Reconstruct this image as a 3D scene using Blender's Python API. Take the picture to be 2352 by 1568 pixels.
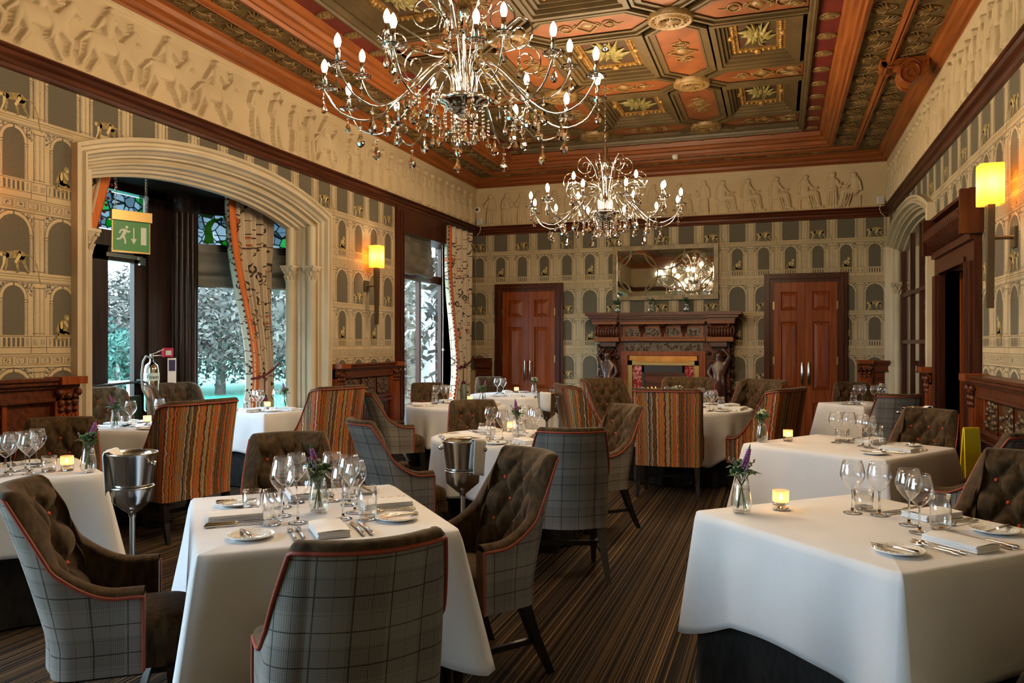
import bpy, math, random
import numpy as np
from mathutils import Vector, Matrix
R = math.radians
PI = math.pi
random.seed(7)
sc = bpy.context.scene
for o in list(bpy.data.objects):
    bpy.data.objects.remove(o, do_unlink=True)

# ------------------------------------------------------------------ camera, sky, exposure
CAMZ = 1.45
YAW = 18.68
cam_d = bpy.data.cameras.new('camera')
cam = bpy.data.objects.new('camera', cam_d)
sc.collection.objects.link(cam)
cam.location = (0, 0, CAMZ)
cam.rotation_euler = (R(90), 0, R(YAW))
cam_d.sensor_width = 36.0
cam_d.lens = 36.0 * 1810 / 2352
cam_d.shift_y = 6 / 2352
cam_d.clip_start = 0.05
cam_d.clip_end = 500
sc.camera = cam
sc.view_settings.view_transform = 'Standard'
sc.view_settings.look = 'None'
sc.view_settings.gamma = 1
sc.view_settings.use_curve_mapping = False
sc.view_settings.exposure = 1.76
sc.cycles.transparent_max_bounces = 40
sc.cycles.max_bounces = 10
sc.cycles.diffuse_bounces = 4
sc.cycles.glossy_bounces = 5
sc.cycles.transmission_bounces = 10
sc.cycles.sample_clamp_indirect = 6.0
sc.cycles.sample_clamp_direct = 30.0
sc.cycles.caustics_reflective = False
sc.cycles.caustics_refractive = False
sc.cycles.use_denoising = True

SKY = 4.8          # strength of the overcast daylight
BULB_W = 7.2       # watts per chandelier bulb
w = bpy.data.worlds.new('world')
sc.world = w
w.use_nodes = True
nt = w.node_tree
bg = nt.nodes['Background']
tc = nt.nodes.new('ShaderNodeTexCoord')
nz = nt.nodes.new('ShaderNodeTexNoise')
nz.inputs['Scale'].default_value = 2.2
nz.inputs['Detail'].default_value = 5
rp = nt.nodes.new('ShaderNodeValToRGB')
rp.color_ramp.elements[0].position = 0.42
rp.color_ramp.elements[0].color = (0.50, 0.78, 0.90, 1)
rp.color_ramp.elements[1].position = 0.58
rp.color_ramp.elements[1].color = (0.80, 0.88, 1.0, 1)
nt.links.new(tc.outputs['Generated'], nz.inputs['Vector'])
nt.links.new(nz.outputs['Fac'], rp.inputs['Fac'])
nt.links.new(rp.outputs['Color'], bg.inputs['Color'])
bg.inputs['Strength'].default_value = SKY

# ------------------------------------------------------------------ helpers
class MB:
    def __init__(s):
        s.v = []; s.f = []; s.m = []; s.s = []; s.uv = {}
    def add(s, vs, fs, mi=0, smooth=False, uvs=None):
        b = len(s.v)
        s.v.extend([tuple(map(float, p)) for p in vs])
        for k, f in enumerate(fs):
            if uvs is not None:
                s.uv[len(s.f)] = [uvs[i] for i in f]
            s.f.append(tuple(i + b for i in f)); s.m.append(mi); s.s.append(smooth)
        return s
    def box(s, x0, x1, y0, y1, z0, z1, mi=0):
        vs = [(x0,y0,z0),(x1,y0,z0),(x1,y1,z0),(x0,y1,z0),(x0,y0,z1),(x1,y0,z1),(x1,y1,z1),(x0,y1,z1)]
        return s.add(vs, [(0,3,2,1),(4,5,6,7),(0,1,5,4),(1,2,6,5),(2,3,7,6),(3,0,4,7)], mi)
    def rbox(s, x0, x1, y0, y1, z0, z1, b, mi=0, smooth=True):
        # box with chamfered edges
        vs = []; idx = {}
        xs, ys, zs = (x0, x1), (y0, y1), (z0, z1)
        for i in (0,1):
            for j in (0,1):
                for k in (0,1):
                    sx, sy, sz = 1-2*i, 1-2*j, 1-2*k
                    for a in range(3):
                        d = [b*sx, b*sy, b*sz]; d[a] = 0
                        idx[(i,j,k,a)] = len(vs)
                        vs.append((xs[i]+d[0], ys[j]+d[1], zs[k]+d[2]))
        g = lambda i,j,k,a: idx[(i,j,k,a)]
        fs = []
        for a in range(3):
            for e in (0,1):
                q = []
                for (p, r) in ((0,0),(1,0),(1,1),(0,1)):
                    t = [0,0,0]; t[a] = e; t[(a+1)%3] = p; t[(a+2)%3] = r
                    q.append(g(*t, a))
                fs.append(q if e else q[::-1])
        for a in range(3):
            b1, b2 = (a+1)%3, (a+2)%3
            for p in (0,1):
                for r in (0,1):
                    t0=[0,0,0]; t1=[0,0,0]; t0[a]=0; t1[a]=1; t0[b1]=t1[b1]=p; t0[b2]=t1[b2]=r
                    q = [g(*t0,b1), g(*t1,b1), g(*t1,b2), g(*t0,b2)]
                    fs.append(q if (p == r) else q[::-1])
        for i in (0,1):
            for j in (0,1):
                for k in (0,1):
                    q = [g(i,j,k,0), g(i,j,k,1), g(i,j,k,2)]
                    fs.append(q if (i+j+k) % 2 else q[::-1])
        return s.add(vs, fs, mi, False)
    def tube(s, pts, rad, n=8, mi=0, closed=False, caps=True):
        pts = [Vector(p) for p in pts]; N = len(pts)
        if not hasattr(rad, '__len__'): rad = [rad]*N
        vs = []; fs = []
        prev = None
        for i, p in enumerate(pts):
            if closed: t = pts[(i+1) % N] - pts[i-1]
            else: t = pts[min(i+1, N-1)] - pts[max(i-1, 0)]
            if t.length < 1e-9: t = Vector((0,0,1))
            t.normalize()
            if prev is None:
                a = Vector((0,0,1)) if abs(t.z) < 0.9 else Vector((1,0,0))
                u = t.cross(a).normalized()
            else:
                u = (prev - t*prev.dot(t))
                u = u.normalized() if u.length > 1e-6 else t.orthogonal().normalized()
            prev = u; v = t.cross(u)
            for k in range(n):
                an = 2*PI*k/n
                vs.append(p + (u*math.cos(an) + v*math.sin(an))*rad[i])
        M = N if closed else N-1
        for i in range(M):
            for k in range(n):
                a=i*n+k; b=i*n+(k+1)%n; c=((i+1)%N)*n+(k+1)%n; d=((i+1)%N)*n+k
                fs.append((a,b,c,d))
        s.add(vs, fs, mi, True)
        if caps and not closed:
            s.add(vs[:n], [tuple(range(n))[::-1]], mi); s.add(vs[-n:], [tuple(range(n))], mi)
        return s
    def lathe(s, prof, n=24, c=(0,0,0), mi=0, smooth=True, sx=1, sy=1):
        vs = []; fs = []
        for (r, z) in prof:
            for k in range(n):
                a = 2*PI*k/n
                vs.append((c[0]+r*sx*math.cos(a), c[1]+r*sy*math.sin(a), c[2]+z))
        for i in range(len(prof)-1):
            for k in range(n):
                a=i*n+k; b=i*n+(k+1)%n
                fs.append((a, b, b+n, a+n))
        return s.add(vs, fs, mi, smooth)
    def prism(s, poly, z0, z1, fr=None, mi=0, smooth=False):
        # poly in 2D (a,b), extruded between z0 and z1 along the third axis; fr maps (a,b,c)->xyz
        fr = fr or (lambda a,b,c: (a,b,c))
        n = len(poly)
        vs = [fr(a,b,z0) for a,b in poly] + [fr(a,b,z1) for a,b in poly]
        fs = [tuple(range(n))[::-1], tuple(range(n,2*n))] + [(i,(i+1)%n,(i+1)%n+n,i+n) for i in range(n)]
        return s.add(vs, fs, mi, smooth)
    def ring(s, outer, inner, z0, z1, fr=None, mi=0):
        fr = fr or (lambda a,b,c: (a,b,c)); n = len(outer)
        vs = [fr(a,b,z0) for a,b in outer]+[fr(a,b,z0) for a,b in inner]+[fr(a,b,z1) for a,b in outer]+[fr(a,b,z1) for a,b in inner]
        fs = []
        for i in range(n):
            j=(i+1)%n
            fs += [(i,j,n+j,n+i),(2*n+i,3*n+i,3*n+j,2*n+j),(i,2*n+i,2*n+j,j),(n+i,n+j,3*n+j,3*n+i)]
        return s.add(vs, fs, mi)
    def grid(s, fn, nu, nv, mi=0, smooth=True, closed=False, uv=None):
        vs=[]; uvs=[]
        for i in range(nu):
            for j in range(nv):
                vs.append(fn(i,j)); 
                if uv: uvs.append(uv(i,j))
        fs=[]
        for i in range(nu if closed else nu-1):
            for j in range(nv-1):
                fs.append((i*nv+j, ((i+1)%nu)*nv+j, ((i+1)%nu)*nv+j+1, i*nv+j+1))
        return s.add(vs, fs, mi, smooth, uvs if uv else None)
    def ball(s, c, r, n=8, mi=0, sz=1.0):
        m = max(4, n//2+1)
        prof = [(max(1e-4, r*math.sin(PI*i/m)), -r*sz*math.cos(PI*i/m)) for i in range(m+1)]
        return s.lathe(prof, n, c, mi)
    def mesh(s, name, mats):
        me = bpy.data.meshes.new(name)
        me.from_pydata(s.v, [], s.f)
        for m in (mats if isinstance(mats, (list, tuple)) else [mats]):
            me.materials.append(m)
        me.polygons.foreach_set('material_index', s.m)
        me.polygons.foreach_set('use_smooth', s.s)
        if s.uv:
            ul = me.uv_layers.new(name='UVMap')
            for p in me.polygons:
                u = s.uv.get(p.index)
                if u:
                    for k, li in enumerate(p.loop_indices):
                        ul.data[li].uv = u[k]
        me.update()
        return me
    def build(s, name, mats, parent=None, loc=(0,0,0), rz=0):
        return obj(name, s.mesh(name, mats), parent, loc, rz)

def obj(name, data, parent=None, loc=(0,0,0), rz=0):
    o = bpy.data.objects.new(name, data)
    sc.collection.objects.link(o)
    o.location = loc; o.rotation_euler = (0,0,rz)
    if parent is not None: o.parent = parent
    return o
def tag(o, label=None, cat=None, group=None, kind=None):
    if label: o['label'] = label
    if cat: o['category'] = cat
    if group: o['group'] = group
    if kind: o['kind'] = kind
    return o
def thing(name, label, cat, loc=(0,0,0), rz=0, group=None):
    return tag(obj(name, None, None, loc, rz), label, cat, group)
def struct(name, mb, mats, parent=None, label=None):
    o = mb.build(name, mats, parent)
    if parent is None: o['kind'] = 'structure'
    if label: o['label'] = label
    return o
def clone(root, loc, rz, label=None, group=None, sc3=None):
    def cp(o, par):
        c = o.copy(); sc.collection.objects.link(c)
        if par is not None: c.parent = par
        for ch in o.children: cp(ch, c)
        return c
    r = cp(root, None)
    r.location = loc; r.rotation_euler = (0,0,rz)
    if sc3: r.scale = sc3
    if label: r['label'] = label
    if group: r['group'] = group
    return r
def smooth01(a, b, x):
    t = min(1.0, max(0.0, (x-a)/(b-a))); return t*t*(3-2*t)

# ------------------------------------------------------------------ materials
def principled(name, col, rough=0.5, metal=0.0, spec=0.5):
    m = bpy.data.materials.new(name); m.use_nodes = True
    b = m.node_tree.nodes['Principled BSDF']
    b.inputs['Base Color'].default_value = (*col, 1)
    b.inputs['Roughness'].default_value = rough
    b.inputs['Metallic'].default_value = metal
    b.inputs['Specular IOR Level'].default_value = spec
    return m
def N(m, t): return m.node_tree.nodes.new(t)
def L(m, a, b): m.node_tree.links.new(a, b)
def BS(m): return m.node_tree.nodes['Principled BSDF']
def math_n(m, op, a, b=None, c=None):
    n = N(m, 'ShaderNodeMath'); n.operation = op
    for i, v in enumerate((a, b, c)):
        if v is None: continue
        if isinstance(v, (int, float)): n.inputs[i].default_value = v
        else: L(m, v, n.inputs[i])
    return n.outputs[0]
def varied(name, c0, c1, rough=0.5, scale=(6,6,6), metal=0.0, bump=0.0, bscale=None, spec=0.5, lo=0.35, hi=0.65, detail=4, coord='Object'):
    m = principled(name, c0, rough, metal, spec)
    t = N(m,'ShaderNodeTexCoord'); mp = N(m,'ShaderNodeMapping'); mp.inputs['Scale'].default_value = scale
    nz = N(m,'ShaderNodeTexNoise'); nz.inputs['Scale'].default_value = 1.0; nz.inputs['Detail'].default_value = detail
    r = N(m,'ShaderNodeValToRGB')
    r.color_ramp.elements[0].position = lo; r.color_ramp.elements[0].color = (*c0,1)
    r.color_ramp.elements[1].position = hi; r.color_ramp.elements[1].color = (*c1,1)
    L(m,t.outputs[coord],mp.inputs['Vector']); L(m,mp.outputs[0],nz.inputs['Vector']); L(m,nz.outputs['Fac'],r.inputs['Fac'])
    L(m,r.outputs['Color'],BS(m).inputs['Base Color'])
    if bump:
        bn = N(m,'ShaderNodeBump'); bn.inputs['Strength'].default_value = bump; bn.inputs['Distance'].default_value = 0.01
        src = nz
        if bscale:
            src = N(m,'ShaderNodeTexNoise'); src.inputs['Scale'].default_value = bscale; src.inputs['Detail'].default_value = 3
            L(m,t.outputs[coord],src.inputs['Vector'])
        L(m,src.outputs['Fac'],bn.inputs['Height']); L(m,bn.outputs[0],BS(m).inputs['Normal'])
    return m
def wood(name, c0, c1, rough=0.35, axis='Z', sc_=1.0):
    s = {'Z':(28,28,1.6),'X':(1.6,28,28),'Y':(28,1.6,28)}[axis]
    return varied(name, c0, c1, rough, tuple(k*sc_ for k in s), bump=0.08, lo=0.3, hi=0.7, spec=.28)
def velvet(name, c0, c1, sheen):
    m = varied(name, c0, c1, 0.8, (40,40,14), bump=0.25, bscale=260, lo=0.3, hi=0.75, spec=0.2)
    BS(m).inputs['Sheen Weight'].default_value = 0.28
    BS(m).inputs['Sheen Roughness'].default_value = 0.4
    BS(m).inputs['Sheen Tint'].default_value = (*sheen, 1)
    return m
def glassy(name, tint=(1,1,1), boost=1.15, base=0.09, alpha=1.0):
    # thin clear glass: see-through with mirror reflections that strengthen at the rim
    m = bpy.data.materials.new(name); m.use_nodes = True
    nt = m.node_tree; nt.nodes.clear()
    out = nt.nodes.new('ShaderNodeOutputMaterial'); mix = nt.nodes.new('ShaderNodeMixShader')
    tr = nt.nodes.new('ShaderNodeBsdfTransparent'); tr.inputs['Color'].default_value = (*tint,1)
    gl = nt.nodes.new('ShaderNodeBsdfGlossy'); gl.inputs['Roughness'].default_value = 0.02
    gl.inputs['Color'].default_value = (1,1,1,1)
    lw = nt.nodes.new('ShaderNodeLayerWeight'); lw.inputs['Blend'].default_value = .5
    fr = nt.nodes.new('ShaderNodeMath'); fr.operation = 'POWER'; fr.inputs[1].default_value = 3.0; nt.links.new(lw.outputs['Facing'], fr.inputs[0])
    a = nt.nodes.new('ShaderNodeMath'); a.operation = 'MULTIPLY_ADD'
    a.inputs[1].default_value = boost; a.inputs[2].default_value = base; a.use_clamp = True
    nt.links.new(fr.outputs[0], a.inputs[0]); nt.links.new(a.outputs[0], mix.inputs[0])
    nt.links.new(tr.outputs[0], mix.inputs[1]); nt.links.new(gl.outputs[0], mix.inputs[2])
    nt.links.new(mix.outputs[0], out.inputs[0])
    return m
def emit(name, col, s):
    m = bpy.data.materials.new(name); m.use_nodes = True
    nt = m.node_tree; nt.nodes.clear()
    out = nt.nodes.new('ShaderNodeOutputMaterial'); e = nt.nodes.new('ShaderNodeEmission')
    e.inputs[0].default_value = (*col,1); e.inputs[1].default_value = s
    nt.links.new(e.outputs[0], out.inputs[0])
    return m

PAPER   = varied('wallpaper_cream', (.45,.352,.215), (.53,.42,.265), .85, (3,3,3), bump=.05, bscale=400)
PDARK   = varied('wallpaper_taupe', (.090,.078,.055), (.135,.118,.085), .9, (500,500,60), lo=.3, hi=.7)
PSHADE  = varied('wallpaper_grey', (.30,.26,.19), (.40,.34,.25), .9, (60,60,60))
PHATCH  = varied('wallpaper_hatch', (.10,.085,.06), (.50,.42,.30), .9, (55,55,55), lo=.42, hi=.58)
PLINE   = principled('wallpaper_line', (.16,.13,.09), .9)
PMONK   = varied('wallpaper_monkey', (.20,.145,.05), (.36,.27,.11), .8, (40,40,40))
PMONKL  = principled('wallpaper_monkey_light', (.55,.44,.22), .8)
PLASTER = varied('plaster_cream', (.47,.365,.225), (.53,.415,.265), .8, (2,2,2), bump=.04, bscale=60)
STONE   = varied('painted_stone', (.47,.39,.27), (.54,.455,.325), .55, (3,3,3), bump=.03, bscale=90)
MAHOG   = wood('mahogany_dark', (.035,.010,.006), (.095,.028,.012), .32, 'Y')
MAHOGZ  = wood('mahogany_dark_upright', (.030,.008,.005), (.085,.022,.010), .3, 'Z')
MAHOGX  = wood('mahogany_dark_level', (.045,.011,.005), (.13,.034,.012), .32, 'X')
REDWOOD = wood('mahogany_red', (.15,.030,.008), (.28,.070,.016), .3, 'Z')
REDWOODX= wood('mahogany_red_level', (.12,.028,.010), (.24,.062,.018), .3, 'X')
CORNY   = wood('cornice_wood', (.17,.045,.009), (.32,.095,.019), .42, 'Y')
CORNX   = wood('cornice_wood_level', (.14,.036,.008), (.27,.078,.017), .42, 'X')
OLIVE   = varied('ceiling_olive', (.068,.043,.015), (.10,.064,.023), .5, (4,4,4))
HEXA    = varied('ceiling_orange_panel', (.155,.042,.009), (.22,.064,.014), .55, (5,5,5), bump=.2, bscale=70)
EMBOSS  = varied('ceiling_embossed', (.055,.035,.010), (.15,.095,.030), .5, (18,18,18), bump=.8, lo=.35, hi=.65)
GOLDCARV= varied('ceiling_carved_gold', (.16,.075,.015), (.36,.20,.05), .38, (30,30,30), metal=.3, bump=.6)
GOLDDK  = varied('ceiling_relief', (.13,.075,.022), (.24,.145,.050), .45, (20,20,20))
COFFBG  = varied('coffer_ground', (.055,.014,.008), (.055,.045,.016), .6, (7,7,7))
LEAFG   = varied('coffer_leaf', (.16,.14,.045), (.30,.24,.075), .5, (20,20,20))
REDSTRIP= varied('ceiling_red_strip', (.11,.010,.007), (.16,.018,.010), .55, (3,3,3))
DARKWOOD= wood('bay_wood', (.013,.008,.008), (.045,.022,.018), .3, 'Z')
BAYCEIL = principled('bay_ceiling', (.012,.008,.006), .5)
CHROME  = principled('chrome', (.58,.55,.51), .10, 1.0)
STEEL   = principled('steel', (.62,.61,.60), .18, 1.0)
SILVER  = principled('silver_cutlery', (.66,.64,.60), .12, 1.0)
BRASS   = principled('aged_brass', (.34,.23,.09), .35, 1.0)
BRONZE  = principled('bronze_sconce', (.18,.13,.08), .35, .8)
COPPER  = varied('copper', (.34,.14,.035), (.48,.23,.07), .35, (4,4,4), metal=1.0)
BLACK   = principled('black_metal', (.012,.012,.012), .4)
WHITE   = principled('white_paint', (.80,.81,.82), .4)
WPLAST  = principled('white_plastic', (.62,.58,.50), .4)
CHINA   = principled('white_china', (.80,.79,.76), .12)
LINEN   = varied('white_linen', (.645,.66,.71), (.70,.715,.76), .85, (3,3,3), bump=.06, bscale=500)
NAPK    = varied('napkin_linen', (.71,.72,.75), (.79,.80,.82), .85, (6,6,6), bump=.05, bscale=400)
UNDER   = velvet('charcoal_velvet', (.010,.010,.011), (.026,.026,.028), (.35,.35,.36))
VELVET  = velvet('brown_velvet', (.022,.013,.006), (.092,.053,.022), (.75,.60,.45))
PIPE    = principled('orange_piping', (.24,.036,.018), .6)
BUTTON  = principled('orange_button', (.42,.050,.014), .6)
LEGM    = principled('ebonised_leg', (.010,.008,.007), .3)
GLASS   = glassy('clear_glass')
PANE    = glassy('window_pane', (.96,.99,.99), .5, .03)
MIRROR  = principled('mirror_glass', (.80,.79,.75), .02, 1.0)
MIRROR2 = principled('antique_mirror', (.66,.66,.62), .03, 1.0)
CRYST   = principled('crystal', (1,1,1), .0)
BS(CRYST).inputs['Transmission Weight'].default_value = 1.0
BS(CRYST).inputs['IOR'].default_value = 1.6
THICK   = principled('thick_glass', (.97,.99,.98), .0)
BS(THICK).inputs['Transmission Weight'].default_value = 1.0
BS(THICK).inputs['IOR'].default_value = 1.45
GREEN   = varied('leaf_green', (.018,.070,.020), (.045,.13,.035), .5, (60,60,60))
STEMG   = principled('stem_green', (.05,.10,.03), .6)
PURPLE  = varied('purple_flower', (.20,.05,.22), (.34,.10,.30), .6, (90,90,90))
HEATHER = varied('heather', (.12,.10,.08), (.25,.20,.20), .7, (90,90,90))
PALEFL  = principled('pale_flower', (.55,.55,.38), .6)
FLAME   = emit('candle_flame', (1.0,.52,.14), 26)
BULB    = emit('lamp_bulb', (1.0,.80,.52), 60)
def translucent(name, col, dif, clear=0.0):
    m = bpy.data.materials.new(name); m.use_nodes = True
    nt = m.node_tree; nt.nodes.clear()
    out = nt.nodes.new('ShaderNodeOutputMaterial'); mix = nt.nodes.new('ShaderNodeMixShader')
    tl = nt.nodes.new('ShaderNodeBsdfTranslucent'); tl.inputs[0].default_value = (*col,1)
    df = nt.nodes.new('ShaderNodeBsdfDiffuse'); df.inputs[0].default_value = (*dif,1)
    mix.inputs[0].default_value = .35
    nt.links.new(tl.outputs[0], mix.inputs[1]); nt.links.new(df.outputs[0], mix.inputs[2])
    last = mix
    if clear:
        m2 = nt.nodes.new('ShaderNodeMixShader'); m2.inputs[0].default_value = clear
        tr = nt.nodes.new('ShaderNodeBsdfTransparent')
        nt.links.new(mix.outputs[0], m2.inputs[1]); nt.links.new(tr.outputs[0], m2.inputs[2]); last = m2
    nt.links.new(last.outputs[0], out.inputs[0])
    return m
FROST   = translucent('frosted_glass', (.95,.74,.50), (.9,.75,.6), .45)
SHADE   = translucent('lamp_shade', (.95,.40,.045), (.85,.45,.09))
SIGNG   = principled('sign_green', (.02,.22,.05), .4)
SIGNW   = principled('sign_white', (.55,.62,.55), .4)
REDPL   = principled('red_plastic', (.45,.015,.06), .35)
YELLOW  = principled('yellow_plastic', (.62,.50,.02), .4)
TASSEL  = varied('tassel_green', (.16,.19,.13), (.30,.33,.24), .8, (200,200,8))
POM     = principled('burgundy_pompom', (.11,.012,.030), .9)
ORANGE  = varied('orange_trim', (.52,.12,.020), (.60,.15,.026), .8, (60,60,6))
BLIND   = varied('taupe_blind', (.10,.085,.065), (.19,.165,.13), .45, (3,3,10))
TREE    = varied('bare_tree', (.035,.033,.030), (.105,.10,.09), .9, (1.5,1.5,1.5))
TREEG   = varied('teal_tree', (.012,.06,.05), (.035,.11,.09), .9, (3,3,3))
LAWN    = varied('lawn', (.012,.20,.145), (.02,.26,.19), .9, (.4,.4,.4))
TILE    = varied('fireplace_tile', (.26,.012,.012), (.52,.20,.16), .15, (26,26,26), lo=.47, hi=.56)
FIREGL  = emit('fire_glow', (1.0,.34,.06), .9)
SOOT    = principled('firebox', (.012,.010,.010), .5)

def carpet():
    m = principled('striped_carpet', (.03,.02,.015), .95, 0, .15)
    t = N(m,'ShaderNodeTexCoord'); sp = N(m,'ShaderNodeSeparateXYZ'); L(m,t.outputs['Object'],sp.inputs[0])
    n1 = N(m,'ShaderNodeTexNoise'); n1.noise_dimensions = '1D'; n1.inputs['Detail'].default_value = 1.0; n1.inputs['Scale'].default_value = 1
    L(m, math_n(m,'MULTIPLY',sp.outputs['X'],32.0), n1.inputs['W'])
    r = N(m,'ShaderNodeValToRGB'); r.color_ramp.interpolation = 'CONSTANT'
    e = r.color_ramp.elements
    cols = [(0,(.010,.008,.008)),(.36,(.030,.021,.015)),(.44,(.17,.105,.050)),(.475,(.012,.010,.010)),(.53,(.040,.027,.018)),(.57,(.010,.009,.009)),(.60,(.24,.155,.078)),(.635,(.022,.015,.011)),(.70,(.11,.066,.032)),(.74,(.010,.008,.008))]
    e[0].position, e[0].color = 0, (*cols[0][1],1); e[1].position, e[1].color = cols[1][0], (*cols[1][1],1)
    for p,c in cols[2:]:
        x = e.new(p); x.color = (*c,1)
    L(m,n1.outputs['Fac'],r.inputs['Fac']); L(m,r.outputs['Color'],BS(m).inputs['Base Color'])
    nb = N(m,'ShaderNodeTexNoise'); nb.inputs['Scale'].default_value = 300
    bp = N(m,'ShaderNodeBump'); bp.inputs['Strength'].default_value = .3; bp.inputs['Distance'].default_value = .01
    L(m,t.outputs['Object'],nb.inputs['Vector']); L(m,nb.outputs['Fac'],bp.inputs['Height']); L(m,bp.outputs[0],BS(m).inputs['Normal'])
    return m
def plaid():
    m = principled('plaid_wool', (.2,.19,.18), .9, 0, .2)
    t = N(m,'ShaderNodeTexCoord'); sp = N(m,'ShaderNodeSeparateXYZ'); L(m,t.outputs['UV'],sp.inputs[0])
    def lines(sock, period, width, off=0.0):
        f = math_n(m,'FRACT', math_n(m,'ADD', math_n(m,'DIVIDE', sock, period), off+50.0))
        return math_n(m,'LESS_THAN', f, width/period)
    def band(sock):
        f = math_n(m,'FRACT', math_n(m,'ADD', math_n(m,'DIVIDE', sock, .21), 50.3))
        return math_n(m,'LESS_THAN', f, .5)
    U, V = sp.outputs['X'], sp.outputs['Y']
    dark = math_n(m,'MAXIMUM', lines(U,.105,.0042,.5), lines(V,.105,.0042,.2))
    thin = math_n(m,'MAXIMUM', lines(U,.105,.0018,.0), lines(V,.105,.0018,.7))
    fine = math_n(m,'ADD', math_n(m,'MULTIPLY', lines(U,.0062,.0030), band(U)), math_n(m,'MULTIPLY', lines(V,.0062,.0030), band(V)))
    val = math_n(m,'SUBTRACT', .205, math_n(m,'MULTIPLY', fine, .055))
    val = math_n(m,'SUBTRACT', val, math_n(m,'MULTIPLY', thin, .07))
    val = math_n(m,'SUBTRACT', val, math_n(m,'MULTIPLY', dark, .13))
    val = math_n(m,'MAXIMUM', val, .03)
    cb = N(m,'ShaderNodeCombineColor')
    L(m,val,cb.inputs[0]); L(m,math_n(m,'MULTIPLY',val,.95),cb.inputs[1]); L(m,math_n(m,'MULTIPLY',val,.88),cb.inputs[2])
    L(m,cb.outputs[0],BS(m).inputs['Base Color'])
    return m
def stripes():
    m = principled('striped_weave', (.3,.1,.03), .8, 0, .25)
    t = N(m,'ShaderNodeTexCoord'); sp = N(m,'ShaderNodeSeparateXYZ'); L(m,t.outputs['UV'],sp.inputs[0])
    nw = N(m,'ShaderNodeTexNoise'); nw.inputs['Scale'].default_value = 26; nw.inputs['Detail'].default_value = 1
    L(m,t.outputs['UV'],nw.inputs['Vector'])
    u = math_n(m,'ADD', sp.outputs['X'], math_n(m,'MULTIPLY', math_n(m,'SUBTRACT', nw.outputs['Fac'], .5), .026))
    n1 = N(m,'ShaderNodeTexNoise'); n1.noise_dimensions = '1D'; n1.inputs['Scale'].default_value = 1; n1.inputs['Detail'].default_value = 2.0
    wn = N(m,'ShaderNodeTexWhiteNoise'); wn.noise_dimensions = '1D'
    L(m, math_n(m,'FLOOR', math_n(m,'MULTIPLY',u,135.0)), wn.inputs['W']); L(m, math_n(m,'MULTIPLY',u,135.0), n1.inputs['W'])
    r = N(m,'ShaderNodeValToRGB'); r.color_ramp.interpolation = 'CONSTANT'; e = r.color_ramp.elements
    cols = [(0,(.050,.026,.016)),(.10,(.36,.30,.20)),(.17,(.11,.095,.065)),(.28,(.38,.085,.018)),(.38,(.070,.052,.034)),(.46,(.33,.14,.030)),(.56,(.14,.125,.095)),(.64,(.42,.055,.018)),(.71,(.50,.44,.34)),(.76,(.17,.075,.025)),(.85,(.36,.17,.035)),(.93,(.05,.03,.028))]
    e[0].position, e[0].color = 0, (*cols[0][1],1); e[1].position, e[1].color = cols[1][0], (*cols[1][1],1)
    for p,c in cols[2:]:
        x = e.new(p); x.color = (*c,1)
    L(m,wn.outputs['Value'],r.inputs['Fac']); L(m,r.outputs['Color'],BS(m).inputs['Base Color'])
    bp = N(m,'ShaderNodeBump'); bp.inputs['Strength'].default_value = .5; bp.inputs['Distance'].default_value = .006
    L(m,n1.outputs['Fac'],bp.inputs['Height']); L(m,bp.outputs[0],BS(m).inputs['Normal'])
    return m
def floral():
    m = principled('floral_curtain', (.6,.5,.38), .8, 0, .2)
    t = N(m,'ShaderNodeTexCoord')
    v1 = N(m,'ShaderNodeTexVoronoi'); v1.inputs['Scale'].default_value = 3.6; v1.feature = 'F1'
    L(m,t.outputs['UV'],v1.inputs['Vector'])
    d = v1.outputs['Distance']
    petals = math_n(m,'LESS_THAN', d, .20)
    core = math_n(m,'LESS_THAN', d, .11)
    ringd = math_n(m,'LESS_THAN', math_n(m,'ABSOLUTE', math_n(m,'SUBTRACT', d, .29)), .020)
    v2 = N(m,'ShaderNodeTexVoronoi'); v2.feature = 'DISTANCE_TO_EDGE'; v2.inputs['Scale'].default_value = 4.0
    nz = N(m,'ShaderNodeTexNoise'); nz.inputs['Scale'].default_value = 7
    L(m,t.outputs['UV'],nz.inputs['Vector'])
    mx = N(m,'ShaderNodeMix'); mx.data_type='VECTOR'; mx.inputs['Factor'].default_value = .16
    L(m,t.outputs['UV'],mx.inputs[4]); L(m,nz.outputs['Color'],mx.inputs[5]); L(m,mx.outputs[1],v2.inputs['Vector'])
    vine = math_n(m,'LESS_THAN', v2.outputs['Distance'], .018)
    def mixc(fac, a, b):
        x = N(m,'ShaderNodeMix'); x.data_type='RGBA'; L(m,fac,x.inputs['Factor'])
        if isinstance(a, tuple): x.inputs[6].default_value = (*a,1)
        else: L(m,a,x.inputs[6])
        x.inputs[7].default_value = (*b,1)
        return x.outputs[2]
    sel = N(m,'ShaderNodeSeparateColor'); L(m,v1.outputs['Color'],sel.inputs[0])
    onlysome = math_n(m,'GREATER_THAN', sel.outputs[0], .12)
    c = mixc(vine, (.56,.46,.34), (.06,.04,.03))
    c = mixc(math_n(m,'MULTIPLY',ringd,onlysome), c, (.06,.04,.04))
    c = mixc(math_n(m,'MULTIPLY',petals,onlysome), c, (.42,.13,.07))
    c = mixc(math_n(m,'MULTIPLY',core,onlysome), c, (.62,.47,.33))
    L(m,c,BS(m).inputs['Base Color'])
    return m
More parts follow.
